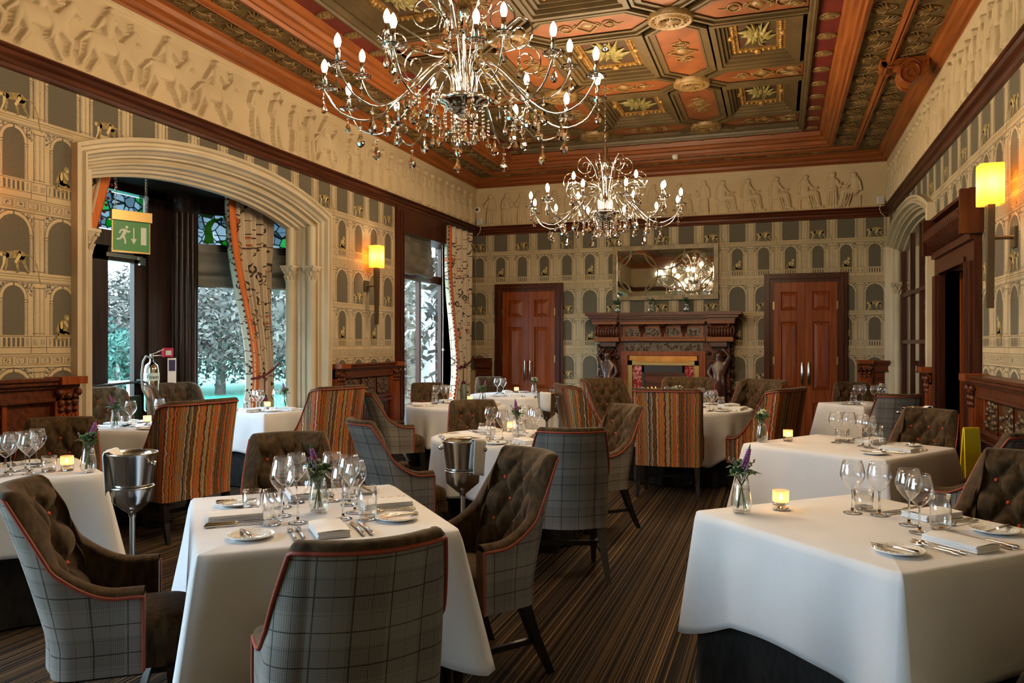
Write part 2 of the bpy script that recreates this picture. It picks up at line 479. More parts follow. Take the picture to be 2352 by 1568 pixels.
def stained():
    m = principled('stained_glass', (.3,.5,.3), .25)
    t = N(m,'ShaderNodeTexCoord')
    v = N(m,'ShaderNodeTexVoronoi'); v.inputs['Scale'].default_value = 9.0
    ve = N(m,'ShaderNodeTexVoronoi'); ve.feature='DISTANCE_TO_EDGE'; ve.inputs['Scale'].default_value = 9.0
    L(m,t.outputs['Object'],v.inputs['Vector']); L(m,t.outputs['Object'],ve.inputs['Vector'])
    s = N(m,'ShaderNodeSeparateColor'); L(m,v.outputs['Color'],s.inputs[0])
    r = N(m,'ShaderNodeValToRGB'); r.color_ramp.interpolation='CONSTANT'; e=r.color_ramp.elements
    e[0].color=(.20,.23,.25,1); e[1].position=.55; e[1].color=(.13,.16,.18,1)
    x=e.new(.74); x.color=(.025,.15,.03,1); x=e.new(.82); x.color=(.06,.22,.10,1); x=e.new(.9); x.color=(.26,.29,.31,1)
    L(m,s.outputs[0],r.inputs['Fac'])
    lead = math_n(m,'GREATER_THAN', ve.outputs['Distance'], .035)
    mx = N(m,'ShaderNodeMix'); mx.data_type='RGBA'; L(m,lead,mx.inputs['Factor']); mx.inputs[6].default_value=(.01,.01,.01,1); L(m,r.outputs['Color'],mx.inputs[7])
    nt=m.node_tree; out=[n for n in nt.nodes if n.type=='OUTPUT_MATERIAL'][0]
    tr=N(m,'ShaderNodeBsdfTransparent'); tl=N(m,'ShaderNodeBsdfTranslucent'); ms=N(m,'ShaderNodeMixShader'); ms.inputs[0].default_value=.45
    L(m,mx.outputs[2],tr.inputs[0]); L(m,mx.outputs[2],tl.inputs[0]); L(m,tr.outputs[0],ms.inputs[1]); L(m,tl.outputs[0],ms.inputs[2]); L(m,ms.outputs[0],out.inputs[0])
    return m
CARPET = carpet(); PLAID = plaid(); STRIPE = stripes(); FLORAL = floral(); STAINED = stained()
# ================================================================== room shell
XL, XR, YB, YF = -5.0, 1.555, 12.82, -2.6
ZF0, ZF1 = 3.48, 4.145           # plaster frieze
ZR0, ZR1 = 3.33, 3.48            # picture rail
AC, AW, AIN = 6.28, 1.765, 1.49  # bay arch: centre, outer and inner half width
T = .33                          # wall thickness
AHO = AW-.115                    # half width of the hole in the masonry
def arch_in(y, c=AC):  # soffit of the hole
    t = min(1, abs(y-c)/AHO); return 2.875 + .27*(1-t**2.3)
def arch_out(y, c=AC):
    t = abs(y-c)/AW; return 2.95 + .30*(1-t**2.2)

struct('floor', MB().box(XL-2.2, XR+1.7, YF, YB, -.12, 0), CARPET)

wl = MB()
def wallseg(mb, xa, xb, c):
    pass
# left wall with arch and window openings
yA0, yA1 = AC-AHO, AC+AHO
WY0, WY1, WZ0, WZ1 = 9.92, 11.95, .12, 3.30
NW0, NW1 = -1.9, 1.9              # tall window left of the camera, out of the picture
wl.box(XL-T, XL, YF, NW0, 0, 4.6); wl.box(XL-T, XL, NW0, NW1, 0, .35); wl.box(XL-T, XL, NW0, NW1, 3.2, 4.6); wl.box(XL-T, XL, NW1, yA0, 0, 4.6)
n = 16
pts = [(yA0+(yA1-yA0)*i/n) for i in range(n+1)]
for a, b in zip(pts[:-1], pts[1:]):
    za, zb = arch_in(a), arch_in(b)
    vs = [(XL-T,a,za),(XL,a,za),(XL,b,zb),(XL-T,b,zb),(XL-T,a,4.6),(XL,a,4.6),(XL,b,4.6),(XL-T,b,4.6)]
    wl.add(vs, [(0,1,2,3),(1,5,6,2),(0,3,7,4)])
wl.box(XL-T, XL, yA1, WY0, 0, 4.6)
wl.box(XL-T, XL, WY0, WY1, 0, WZ0); wl.box(XL-T, XL, WY0, WY1, WZ1, 4.6)
wl.box(XL-T, XL, WY1, YB, 0, 4.6)
wall_left = struct('wall_left', wl, PAPER)
wall_back = struct('wall_back', MB().box(XL-T, XR+T, YB, YB+.3, 0, 4.6), PAPER)
DY0, DY1, DZ = 7.52, 8.72, 2.17
MC = 11.07
wr = MB()
wr.box(XR, XR+T, YF, DY0, 0, 4.6); wr.box(XR, XR+T, DY0, DY1, DZ, 4.6); wr.box(XR, XR+T, DY1, MC-AHO, 0, 4.6)
pts = [(MC-AHO+2*AHO*i/n) for i in range(n+1)]
for a, b in zip(pts[:-1], pts[1:]):
    za, zb = arch_in(a,MC), arch_in(b,MC)
    vs = [(XR,a,za),(XR+T,a,za),(XR+T,b,zb),(XR,b,zb),(XR,a,4.6),(XR+T,a,4.6),(XR+T,b,4.6),(XR,b,4.6)]
    wr.add(vs, [(3,2,1,0),(0,4,7,3),(1,2,6,5)])
wr.box(XR, XR+T, MC+AHO, YB, 0, 4.6)
wall_right = struct('wall_right', wr, PAPER)
wall_front = struct('wall_front', MB().box(XL-T, XR+T, YF-.3, YF, 0, 4.6), PAPER)
m = MB(); xw = XL-T+.05
for k in range(5):
    y = NW0+(NW1-NW0)*k/4; m.box(xw, xw+.08, y-.04, y+.04, .35, 3.2)
for z in (.35, 2.35, 3.12): m.box(xw+.005, xw+.075, NW0, NW1, z, z+.08)
wn = struct('window_3', m, DARKWOOD)
for k in range(4):
    y = NW0+(NW1-NW0)*k/4; MB().box(xw+.035, xw+.04, y+.04, y+(NW1-NW0)/4-.04, .43, 3.12).build('pane', PANE, wn)

# ------------------------------------------------------------------ wallpaper print (flat, on the walls)
def clip_half(poly, ax, lim, keep_less):
    out = []
    for i in range(len(poly)):
        p, q = poly[i], poly[(i+1) % len(poly)]
        pi = (p[ax] <= lim) if keep_less else (p[ax] >= lim)
        qi = (q[ax] <= lim) if keep_less else (q[ax] >= lim)
        if pi: out.append(p)
        if pi != qi:
            t = (lim-p[ax])/(q[ax]-p[ax])
            out.append((p[0]+t*(q[0]-p[0]), p[1]+t*(q[1]-p[1])))
    return out
S = 1.087
BAY = .393
PER = 1.09
def circ(cx, cz, rx, rz, n=10, a0=0, a1=2*PI):
    full = abs(a1-a0-2*PI) < 1e-6
    m = n if full else n+1
    return [(cx+rx*math.cos(a0+(a1-a0)*i/n), cz+rz*math.sin(a0+(a1-a0)*i/n)) for i in range(m)]
def seg(x0, z0, x1, z1, r0, r1=None):
    r1 = r1 or r0
    dx, dz = x1-x0, z1-z0; l = math.hypot(dx, dz) or 1; nx, nz_ = -dz/l, dx/l
    return [(x0+nx*r0,z0+nz_*r0),(x0-nx*r0,z0-nz_*r0),(x1-nx*r1,z1-nz_*r1),(x1+nx*r1,z1+nz_*r1)]
def rect(x0, x1, z0, z1): return [(x0,z0),(x1,z0),(x1,z1),(x0,z1)]
def window_shape(cx, hw, top, bot):
    zc = top-hw
    return [(cx-hw,bot),(cx+hw,bot)] + circ(cx, zc, hw, hw, 10, 0, PI)
def bay_print(walker, sitter):
    """polygons of one bay, one period high: (material index, layer, polygon); x is centred, z runs down from 0 (the ledge top)"""
    P = []
    W, D, G, H_, M1, M2 = 1, 2, 1, 3, 4, 5   # 0 dark window,1 shade,2 line,3 hatch,4 monkey,5 monkey light
    A = lambda mi, ly, poly: P.append((mi, ly, [(x*S, z*S) for x, z in poly]))
    hb = BAY/2/S
    def line(x0,x1,z0,z1): A(2, 3, rect(x0,x1,z0,z1))
    for z, t in ((0,.004),(-.016,.003),(-.045,.005),(-.508,.004),(-.522,.003),(-.580,.003),(-.597,.005)):
        line(-hb, hb, z-t, z)
    A(1,1,rect(-hb,hb,-.043,-.034))
    # lower-tier arch with balustrade
    for hw, top, bot, rw in ((.076,-.072,-.388,.022),(.112,-.622,-.985,.024)):
        zc = top-hw
        # spandrels
        A(3,1,[(-hb+.048,top+.020),(-hw*.35,top+.020),(-hw*.9,zc+hw*.75),(-hb+.048,zc+.005)])
        A(3,1,[(hb-.048,top+.020),(hb-.048,zc+.005),(hw*.9,zc+hw*.75),(hw*.35,top+.020)])
        r = hw+rw
        out = circ(0,zc,r,r,10,0,PI)
        for i in range(10):
            p, q = out[i], out[i+1]
            A(6,2,[(0,zc),p,q])
            A(2,3,seg(p[0],p[1],q[0],q[1],.0028))
        A(0,3,window_shape(0,hw,top,bot))
        for sgn in (-1,1):
            x = sgn*(hw+rw)
            line(x-.0022,x+.0022,bot,zc-.012)
            line(min(sgn*(hw),x+sgn*.006),max(sgn*hw,x+sgn*.006),zc-.014,zc-.008)
            line(min(sgn*(hw),x+sgn*.006),max(sgn*hw,x+sgn*.006),zc-.030,zc-.026)
            A(1,2,rect(*sorted((sgn*(hw+.003), sgn*(hw+rw*.6))),bot,zc-.03))
        line(-.006,.006,top-.004,top+.018)
        # half columns on both sides of the bay
        for sgn in (-1,1):
            xe = sgn*hb
            A(6,2,rect(*sorted((xe, xe-sgn*.036)), bot-.02, top+.02))
            line(*sorted((xe-sgn*.036, xe-sgn*.040)), bot, top+.004)
            line(*sorted((xe, xe-sgn*.046)), top-.012, top-.006)
            line(*sorted((xe, xe-sgn*.046)), bot+.008, bot+.012)
        A(1,3,rect(-hb, -hb+.012, bot, top-.012))
        A(1,3,rect(hb-.036, hb-.022, bot, top-.012))
    for k in range(5):
        x = -.064+k*.032
        A(0,3,rect(x-.009,x+.009,-.462,-.405))
    line(-hb,hb,-.398,-.394); line(-hb,hb,-.470,-.466)
    for sgn in (-1,1):
        x = sgn*.100; A(2,3,rect(*sorted((x,x+sgn*.003)),-.46,-.405)); A(1,2,rect(*sorted((sgn*.088,sgn*.10)),-.455,-.41))
        line(*sorted((sgn*(hb-.055),sgn*(hb-.059))),-.505,-.40)
        A(1,2,rect(*sorted((sgn*(hb-.012),sgn*(hb-.045))),-.455,-.415))
    # frieze band of little panels
    for k in range(4):
        x = -hb+hb/4+k*hb/2
        for a,b,c,d in ((x-.030,x+.030,-.535,-.532),(x-.030,x+.030,-.573,-.570),(x-.032,x-.029,-.573,-.532),(x+.029,x+.032,-.573,-.532)):
            line(a,b,c,d)
        A(3 if k in (1,2) else 1,2,circ(x,-.552,.016,.014,8))
        line(x+.036,x+.038,-.573,-.532); line(x+.041,x+.043,-.573,-.532)
    if sitter:
        z = -.39
        A(4,5,circ(.004,z+.060,.034,.050,12)); A(4,5,circ(.030,z+.125,.020,.022,10)); A(5,6,circ(.037,z+.118,.012,.013,8))
        A(4,5,seg(-.012,z+.09,-.03,z+.02,.02,.03)); A(5,6,seg(.014,z+.10,.040,z+.06,.010,.007)); A(4,5,seg(.040,z+.06,.038,z+.112,.007,.006))
        A(4,5,circ(.006,z+.012,.050,.022,12)); A(5,6,circ(-.010,z+.072,.012,.028,8)); A(4,5,seg(.03,z+.03,.065,z-.002,.010,.006))
        q = [(-.03,z+.01),(-.055,z-.004),(-.04,z-.022),(0,z-.028),(.035,z-.018)]
        for a,b in zip(q[:-1],q[1:]): A(4,5,seg(*a,*b,.006))
    if walker:
        z = -.992
        A(4,5,seg(-.052,z+.105,.050,z+.120,.020,.026)); A(4,5,circ(.052,z+.110,.030,.030,10)); A(4,5,circ(-.052,z+.103,.022,.020,8))
        A(4,5,circ(-.083,z+.110,.018,.017,9)); A(5,6,circ(-.088,z+.104,.010,.011,8))
        A(5,6,seg(.045,z+.120,.010,z+.060,.012,.009)); A(4,5,seg(.045,z+.115,.020,z+.060,.020,.011)); A(4,5,seg(.020,z+.060,.032,z,.011,.006)); A(4,5,seg(.030,z+.004,.012,z,.006))
        A(4,5,seg(.064,z+.105,.075,z+.055,.018,.010)); A(4,5,seg(.075,z+.055,.108,z+.004,.009,.006)); A(4,5,seg(.108,z+.004,.088,z,.005))
        A(4,5,seg(-.055,z+.100,-.048,z+.05,.014,.008)); A(4,5,seg(-.048,z+.05,-.060,z,.008,.005)); A(5,6,seg(-.064,z+.095,-.070,z+.045,.011,.007)); A(5,6,seg(-.070,z+.045,-.090,z,.007,.005))
        q = [(.078,z+.118),(.115,z+.115),(.150,z+.085),(.168,z+.045),(.178,z),(.188,z-.05),(.200,z-.070)]
        for a,b in zip(q[:-1],q[1:]): A(4,5,seg(*a,*b,.0042))
    return P
BAYS = {(wk,si): bay_print(wk,si) for wk in (0,1) for si in (0,1)}
def wallpaper(parent, u0, u1, z0, z1, fr, holes, phase):
    """fr(u,z,off) -> xyz ; holes: list of (ua,ub,ztop function or number)"""
    mb = MB()
    zl = 3.025   # top of a ledge
    regions = []
    cuts = [(a,b,z) for a,b,z in holes]
    def clipregion(poly):
        lo = min(p[0] for p in poly); hi = max(p[0] for p in poly)
        bz = min(p[1] for p in poly)
        if hi < u0 or lo > u1: return []
        pieces = [poly]
        for a,b,zt in cuts:
            if hi <= a or lo >= b: continue
            new = []
            for p in pieces:
                l = clip_half(p,0,a,True)
                if len(l) > 2: new.append(l)
                r = clip_half(p,0,b,False)
                if len(r) > 2: new.append(r)
                mid = clip_half(clip_half(p,0,a,False),0,b,True)
                if len(mid) > 2:
                    up = clip_half(mid,1,zt,False)
                    if len(up) > 2: new.append(up)
            pieces = new
        return pieces
    i0, i1 = int(math.floor((u0-phase)/BAY))-1, int(math.ceil((u1-phase)/BAY))+1
    mmap = {0:0,1:1,2:2,3:3,4:4,5:5,6:6}
    for i in range(i0, i1+1):
        uc = phase+i*BAY
        wk, si = (i % 2 == 0), (i % 2 == 1)
        for j in range(-1, 4):
            zt = zl - (j-1)*PER + 0
            if zt - PER > z1 or zt < z0: continue
            # walking monkeys sit above this ledge: they belong to the big tier at the foot of the period
            for mi, ly, poly in BAYS[(wk,si)]:
                q = [(uc+x, zt+z) for x,z in poly]
                if max(p[1] for p in q) < z0 or min(p[1] for p in q) > z1: continue
                q = clip_half(q,1,z1,True); 
                if len(q)<3: continue
                q = clip_half(q,1,z0,False)
                if len(q)<3: continue
                q = clip_half(q,0,u0,False)
                if len(q)<3: continue
                q = clip_half(q,0,u1,True)
                if len(q)<3: continue
                for pc in clipregion(q):
                    off = .0004*(ly+ (0.5 if mi==5 else 0))+.0004
                    mb.add([fr(u,z,off) for u,z in pc], [tuple(range(len(pc)))], mmap[mi])
    return mb.build('wallpaper', [PDARK,PSHADE,PLINE,PHATCH,PMONK,PMONKL,PAPER], parent)
def arch_holes(c):
    hs = []; n = 14
    for i in range(n):
        a = c-AW+.02+(2*AW-.04)*i/n; b = c-AW+.02+(2*AW-.04)*(i+1)/n
        hs.append((a,b,max(arch_out(a,c),arch_out(b,c))-.03))
    return hs
wallpaper(wall_left, 2.2, YB, 1.0, ZR1-.05, lambda u,z,o: (XL+o,u,z), arch_holes(AC)+[(WY0-.2,WY1+.05,9)], 4.05)
wallpaper(wall_back, XL, XR, .0, ZR1-.05, lambda u,z,o: (u,YB-o,z), [(-4.60,-3.45,2.46),(-.18,.95,2.50)], XR-.20)
wallpaper(wall_right, 4.0, YB, 1.0, ZR1-.05, lambda u,z,o: (XR-o,u,z), arch_holes(MC)+[(7.25,8.9,2.62)], 12.6)

# ------------------------------------------------------------------ plaster frieze with low relief figures
rng = np.random.RandomState(3)
def figure(kind, x, fl):
    """capsules (x0,z0,x1,z1,r0,r1,h) of a generic low-relief figure standing at x; z in 0..1; fl = -1/1 facing"""
    C = []
    def c(x0,z0,x1,z1,r0,r1,h=1.0): C.append((x+fl*x0,z0,x+fl*x1,z1,r0,r1,h))
    if kind == 'stand':
        c(0,.80,.01,.815,.058,.055,1.0); c(0,.70,0,.74,.04,.03,.8)
        c(-.01,.66,.0,.42,.105,.095); c(.0,.42,-.02,.08,.10,.115,.9); c(.06,.38,.10,.05,.05,.045,.8)
        c(-.09,.66,-.12,.46,.042,.038); c(-.12,.46,.02,.44,.036,.03,1.1); c(.09,.66,.15,.50,.04,.034); c(.15,.50,.20,.60,.03,.025)
        for k in range(4): c(-.08+k*.05,.40,-.10+k*.06,.06,.014,.018,1.35)
        c(.02,.04,.13,.03,.035,.03,.9)
    elif kind == 'nude':
        c(.01,.86,.02,.87,.055,.052); c(0,.70,.0,.50,.10,.075); c(-.03,.48,-.08,.27,.062,.046); c(-.08,.27,-.06,.05,.045,.03)
        c(.04,.48,.07,.27,.062,.046); c(.07,.27,.10,.05,.045,.03); c(-.09,.72,-.15,.56,.040,.034); c(-.15,.56,-.06,.47,.032,.026); c(.10,.72,.17,.85,.040,.032); c(.17,.85,.06,.93,.03,.024)
        c(.10,.04,.17,.03,.03,.022); c(-.06,.04,.02,.03,.03,.022)
    elif kind == 'seat':
        c(.0,.78,.01,.79,.058,.055); c(-.02,.66,-.03,.42,.10,.10); c(-.02,.38,.22,.38,.085,.075); c(.24,.37,.30,.08,.068,.055); c(.22,.30,.22,.08,.05,.05,.8)
        c(.29,.05,.40,.04,.034,.026); c(.06,.62,.16,.50,.038,.032); c(.16,.50,.27,.52,.03,.026); c(-.11,.62,-.15,.42,.038,.034)
        for k in range(4): c(.05+k*.06,.34,.12+k*.055,.10,.013,.018,1.3)
        c(-.14,.26,.14,.26,.028,.028,.5); c(-.13,.24,-.13,.03,.02,.02,.5); c(.13,.24,.13,.03,.02,.02,.5)
    elif kind == 'horse':
        c(-.26,.44,.20,.46,.125,.115,1.0); c(.20,.50,.36,.72,.095,.062); c(.36,.74,.46,.66,.058,.036); c(.33,.80,.31,.86,.02,.012)
        c(.18,.42,.34,.30,.055,.040); c(.34,.30,.30,.14,.034,.026); c(.12,.38,.10,.20,.050,.034); c(.10,.20,.20,.05,.032,.024)
        c(-.28,.42,-.22,.24,.075,.045); c(-.22,.24,-.34,.06,.036,.024); c(-.34,.40,-.40,.22,.06,.038); c(-.40,.22,-.48,.10,.03,.022)
        c(-.36,.50,-.50,.36,.03,.022,.8); c(-.50,.36,-.52,.18,.022,.014,.8)
        c(-.06,.62,-.05,.80,.075,.08,1.2); c(-.04,.90,-.03,.905,.05,.048,1.2); c(-.02,.62,.08,.40,.045,.036,1.25); c(.08,.40,.03,.24,.034,.024,1.25)
        c(.02,.78,.13,.68,.032,.026,1.2); c(.13,.68,.22,.70,.024,.02,1.2); c(-.12,.76,-.26,.60,.05,.02,.8)
    return C
def relief(parent, length, plan, fr, res, name='frieze_relief'):
    h = ZF1-ZF0
    nu = int(length/res)+1; nv = int(h/res)+1
    U = np.linspace(0, length, nu); Z = np.linspace(0, h, nv)
    Hm = np.zeros((nu, nv))
    fh = h*.93; z0 = h*.03
    for kind, x, fl in plan:
        for (x0,a0,x1,a1,r0,r1,hh) in figure(kind, 0, fl):
            X0, X1 = x+x0*fh, x+x1*fh; Z0, Z1 = z0+a0*fh, z0+a1*fh; r0_, r1_ = r0*fh, r1*fh
            rm = max(r0_, r1_)
            i0 = max(0, int((min(X0,X1)-rm)/res)-1); i1 = min(nu, int((max(X0,X1)+rm)/res)+3)
            j0 = max(0, int((min(Z0,Z1)-rm)/res)-1); j1 = min(nv, int((max(Z0,Z1)+rm)/res)+3)
            if i1 <= i0 or j1 <= j0: continue
            uu, zz = np.meshgrid(U[i0:i1], Z[j0:j1], indexing='ij')
            dx, dz = X1-X0, Z1-Z0; l2 = dx*dx+dz*dz+1e-9
            t = np.clip(((uu-X0)*dx+(zz-Z0)*dz)/l2, 0, 1)
            d = np.hypot(uu-X0-t*dx, zz-Z0-t*dz); rr = r0_+(r1_-r0_)*t
            q = np.clip(1-(d/rr)**2, 0, None)
            val = (.020*np.minimum(1, q*9) + .026*np.sqrt(q))*hh
            Hm[i0:i1, j0:j1] = np.maximum(Hm[i0:i1, j0:j1], val*np.where(q>0,1,0))
    on = Hm > 0
    gr = np.zeros_like(on)
    for di, dj in ((1,0),(-1,0),(0,1),(0,-1),(1,1),(-1,-1),(1,-1),(-1,1)):
        gr |= np.roll(np.roll(on, di, 0), dj, 1)
    Hm[gr & ~on] = -.014
    # mouldings at head and foot
    for a, b, hv in ((0,.022,.022),(h-.035,h,.025),(h-.06,h-.035,.012)):
        Hm[:, (Z>=a)&(Z<=b)] = np.maximum(Hm[:, (Z>=a)&(Z<=b)], hv)
    mb = MB()
    uu, zz = np.meshgrid(U, Z, indexing='ij')
    P = np.stack(fr(uu, zz+ZF0, Hm+.018), -1).reshape(-1, 3)
    idx = np.arange(nu*nv).reshape(nu, nv)
    Q = np.stack([idx[:-1,:-1], idx[1:,:-1], idx[1:,1:], idx[:-1,1:]], -1).reshape(-1, 4)
    me = bpy.data.meshes.new(name)
    me.vertices.add(len(P)); me.vertices.foreach_set('co', P.ravel())
    me.loops.add(Q.size); me.loops.foreach_set('vertex_index', Q.ravel())
    me.polygons.add(len(Q)); me.polygons.foreach_set('loop_start', np.arange(0, Q.size, 4)); me.polygons.foreach_set('loop_total', np.full(len(Q), 4))
    me.polygons.foreach_set('use_smooth', np.ones(len(Q), bool))
    me.materials.append(PLASTER); me.update(); me.validate()
    return obj(name, me, parent)
planL = []; x = .5
while x < 10.6:
    if x < 6.3:
        k = 'horse' if rng.rand() < .68 else ('nude' if rng.rand() < .5 else 'stand')
    else: k = 'stand' if rng.rand() < .8 else 'nude'
    planL.append((k, x, 1 if rng.rand() < .85 else -1)); x += {'horse':.60,'stand':.27,'nude':.34}[k]*(.9+.2*rng.rand())
relief(wall_left, YB-2.0, planL, lambda u,z,o: (XL+o, u+2.0, z), .0072)
planB = []; x = .28
while x < 6.4:
    k = 'stand' if (x < 2.0 or x > 6.1 or rng.rand() < .12) else 'seat'
    planB.append((k, x, 1 if rng.rand() < .8 else -1)); x += {'seat':.40,'stand':.27}[k]*(.95+.15*rng.rand())
relief(wall_back, XR-XL, planB, lambda u,z,o: (XL+u, YB-o, z), .0070)
planR = []; x = .2
while x < 8.7:
    planR.append(('stand' if rng.rand()<.85 else 'nude', x, 1 if rng.rand() < .7 else -1)); x += .25*(.9+.25*rng.rand())
relief(wall_right, YB-4.0, planR, lambda u,z,o: (XR-o, u+4.0, z), .0080)

# ------------------------------------------------------------------ perimeter mouldings
def rect_ring(mb, prof, sides='LRBF', mats=(0,0), x0=XL, x1=XR, y0=YF, y1=YB):
    """prof: list of (offset into the room, z). One strip per consecutive pair, mitred."""
    for (o0,z0),(o1,z1) in zip(prof[:-1], prof[1:]):
        A = [(x0+o0,y0+o0,z0),(x1-o0,y0+o0,z0),(x1-o0,y1-o0,z0),(x0+o0,y1-o0,z0)]
        B = [(x0+o1,y0+o1,z1),(x1-o1,y0+o1,z1),(x1-o1,y1-o1,z1),(x0+o1,y1-o1,z1)]
        for k,(s,mi) in enumerate((('F',1),('R',0),('B',1),('L',0))):
            if s in sides:
                j=(k+1)%4
                mb.add([A[k],A[j],B[j],B[k]], [(0,1,2,3)], mats[mi])
    return mb
rail = MB()
rect_ring(rail, [(0,ZR0),(.035,ZR0+.005),(.045,ZR0+.03),(.03,ZR0+.045),(.03,ZR0+.075),(.06,ZR0+.09),(.075,ZR0+.115),(.055,ZR0+.125),(.085,ZR0+.14),(.085,ZR1),(0,ZR1)], mats=(0,1))
struct('trim_1', rail, [MAHOG, MAHOGX])
plain = MB()
plain.box(XL-.001, XL+.004, YF, 2.0, ZF0, ZF1); plain.box(XR-.004, XR+.001, YF, 4.0, ZF0, ZF1); plain.box(XL, XR, YF, YF+.004, ZF0, ZF1)
struct('trim_2', plain, PLASTER)

# ------------------------------------------------------------------ ceiling
CZ = 4.30
ceil = struct('ceiling', MB().box(XL-.1, XR+.1, YF-.1, YB+.1, 4.66, 4.8), EMBOSS)
m = MB(); rect_ring(m, [(0,4.145),(.03,4.145),(.045,4.17),(.075,4.18),(.085,4.215),(.13,4.24),(.15,4.275),(.18,4.285),(.18,CZ+.02)], mats=(0,1))
m.build('cornice', [CORNY, CORNX], ceil)
m = MB(); rect_ring(m, [(.17,CZ),(.46,CZ)]); m.build('embossed_band', EMBOSS, ceil)
m = MB(); rect_ring(m, [(.45,CZ+.01),(.455,CZ-.03),(.48,CZ-.045),(.495,CZ-.03),(.51,CZ-.045),(.535,CZ-.03),(.54,CZ+.01)], mats=(0,1)); m.build('ceiling_moulding', [CORNY, CORNX], ceil)
m = MB(); rect_ring(m, [(.53,CZ),(.82,CZ)]); m.build('embossed_band', EMBOSS, ceil)
m = MB(); rect_ring(m, [(.81,CZ+.02),(.82,CZ-.05),(.86,CZ-.06),(.875,CZ-.03),(.90,CZ-.03),(.915,CZ+.01),(.95,CZ+.02),(.97,CZ+.06),(1.0,CZ+.07),(1.02,CZ+.14)], mats=(0,1)); m.build('ceiling_moulding', [CORNY, CORNX], ceil)
m = MB(); rect_ring(m, [(1.0,CZ+.13),(1.24,CZ+.13)]); m.build('red_strip', REDSTRIP, ceil)
m = MB(); rect_ring(m, [(1.22,CZ+.14),(1.225,CZ+.09),(1.25,CZ+.085),(1.26,CZ+.105),(1.285,CZ+.105),(1.30,CZ+.16),(1.30,CZ+.37)]); m.build('ceiling_moulding', OLIVE, ceil)
# low relief ornaments, shared meshes
def fan_mesh(r=.13):
    m = MB()
    for k in range(9):
        a = PI*(.08+.84*k/8)
        p = [(0,0,0),(r*.5*math.cos(a),r*.5*math.sin(a),-.010),(r*math.cos(a),r*math.sin(a),-.004)]
        m.tube(p, [.006,.012,.005], 5)
    m.tube([(r*1.12*math.cos(PI*i/10), r*1.12*math.sin(PI*i/10), -.003) for i in range(11)], .006, 5)
    m.ball((0,0,0), .025, 8, sz=.5)
    for s in (-1,1):
        m.tube([(s*(.03+.11*t*math.cos(4*t)), -.02-.09*t*math.sin(4*t)-.02*t, -.004) for t in [i/8 for i in range(9)]], .006, 5)
    return m.mesh('palmette', GOLDDK)
def oval_mesh():
    m = MB()
    m.lathe([(.001,-.018),(.03,-.020),(.045,-.008),(.075,-.006),(.088,-.016),(.098,-.010),(.10,.004)], 20, sx=1.0, sy=.72)
    for k in range(8):
        a = 2*PI*k/8; m.ball((.06*math.cos(a), .043*math.sin(a), -.009), .013, 6, sz=.6)
    return m.mesh('oval_medallion', GOLDDK)
def rosette_mesh():
    m = MB()
    m.lathe([(.001,-.05),(.03,-.052),(.05,-.035),(.10,-.03),(.112,-.045),(.13,-.042),(.14,-.02),(.17,-.02),(.185,-.038),(.205,-.03),(.21,.02)], 28)
    for k in range(14):
        a = 2*PI*k/14; m.tube([(.045*math.cos(a),.045*math.sin(a),-.04),(.095*math.cos(a),.095*math.sin(a),-.042)], [.006,.011], 5)
    for k in range(20):
        a = 2*PI*k/20; m.ball((.158*math.cos(a),.158*math.sin(a),-.022), .014, 6, sz=.7)
    return m.mesh('ceiling_rosette', GOLDDK)
FAN, OVAL, ROSE = fan_mesh(), oval_mesh(), rosette_mesh()
for off in (.32, .675):
    y = 3.0 if off > .5 else 3.15
    k = 0
    while y < YB-off-.1:
        o = obj('palmette', FAN, ceil, (XL+off, y, CZ-.001), -PI/2 if k%2 else PI/2); 
        if y > 4.6: o = obj('palmette', FAN, ceil, (XR-off, y, CZ-.001), -PI/2 if k%2 else PI/2)
        y += .31; k += 1
    x = XL+off+.3
    while x < XR-off-.1:
        obj('palmette', FAN, ceil, (x, YB-off, CZ-.001), PI if k%2 else 0); x += .31; k += 1
y = 2.3
while y < YB-1.2:
    if y > 3.8: obj('oval_medallion', OVAL, ceil, (XR-1.12, y, CZ+.13), 0)
    obj('oval_medallion', OVAL, ceil, (XL+1.12, y, CZ+.13), 0); y += .49
x = XL+1.5
while x < XR-1.2:
    obj('oval_medallion', OVAL, ceil, (x, YB-1.12, CZ+.13), PI/2); x += .49
FX0, FX1, FY1 = XL+1.30, XR-1.30, YB-1.30
RX = [-2.505, -.94]
RY = [11.12-1.9*k for k in range(7)]
ZH = CZ+.17     # face of the hexagon panels
HW, TP, MBW = .245, .13, .055
def hexpoly(x, ya, yb, hw, tip, g=0.0, vert=True, cut0=False, cut1=False):
    """elongated hexagon along y (or along x when vert is False); cut ends are square"""
    a, b = ya+tip+g*1.41, yb-tip-g*1.41; h = hw-g
    if cut0: a = ya+g
    if cut1: b = yb-g
    p = [(x-h, a+(0 if cut0 else h)), ] 
    pts = []
    if cut0: pts += [(x-h,a),(x+h,a)]
    else: pts += [(x-h,a+h),(x,a),(x+h,a+h)]
    if cut1: pts += [(x+h,b),(x-h,b)]
    else: pts += [(x+h,b-h),(x,b),(x-h,b-h)]
    return pts if vert else [(q,p_) for p_,q in pts]
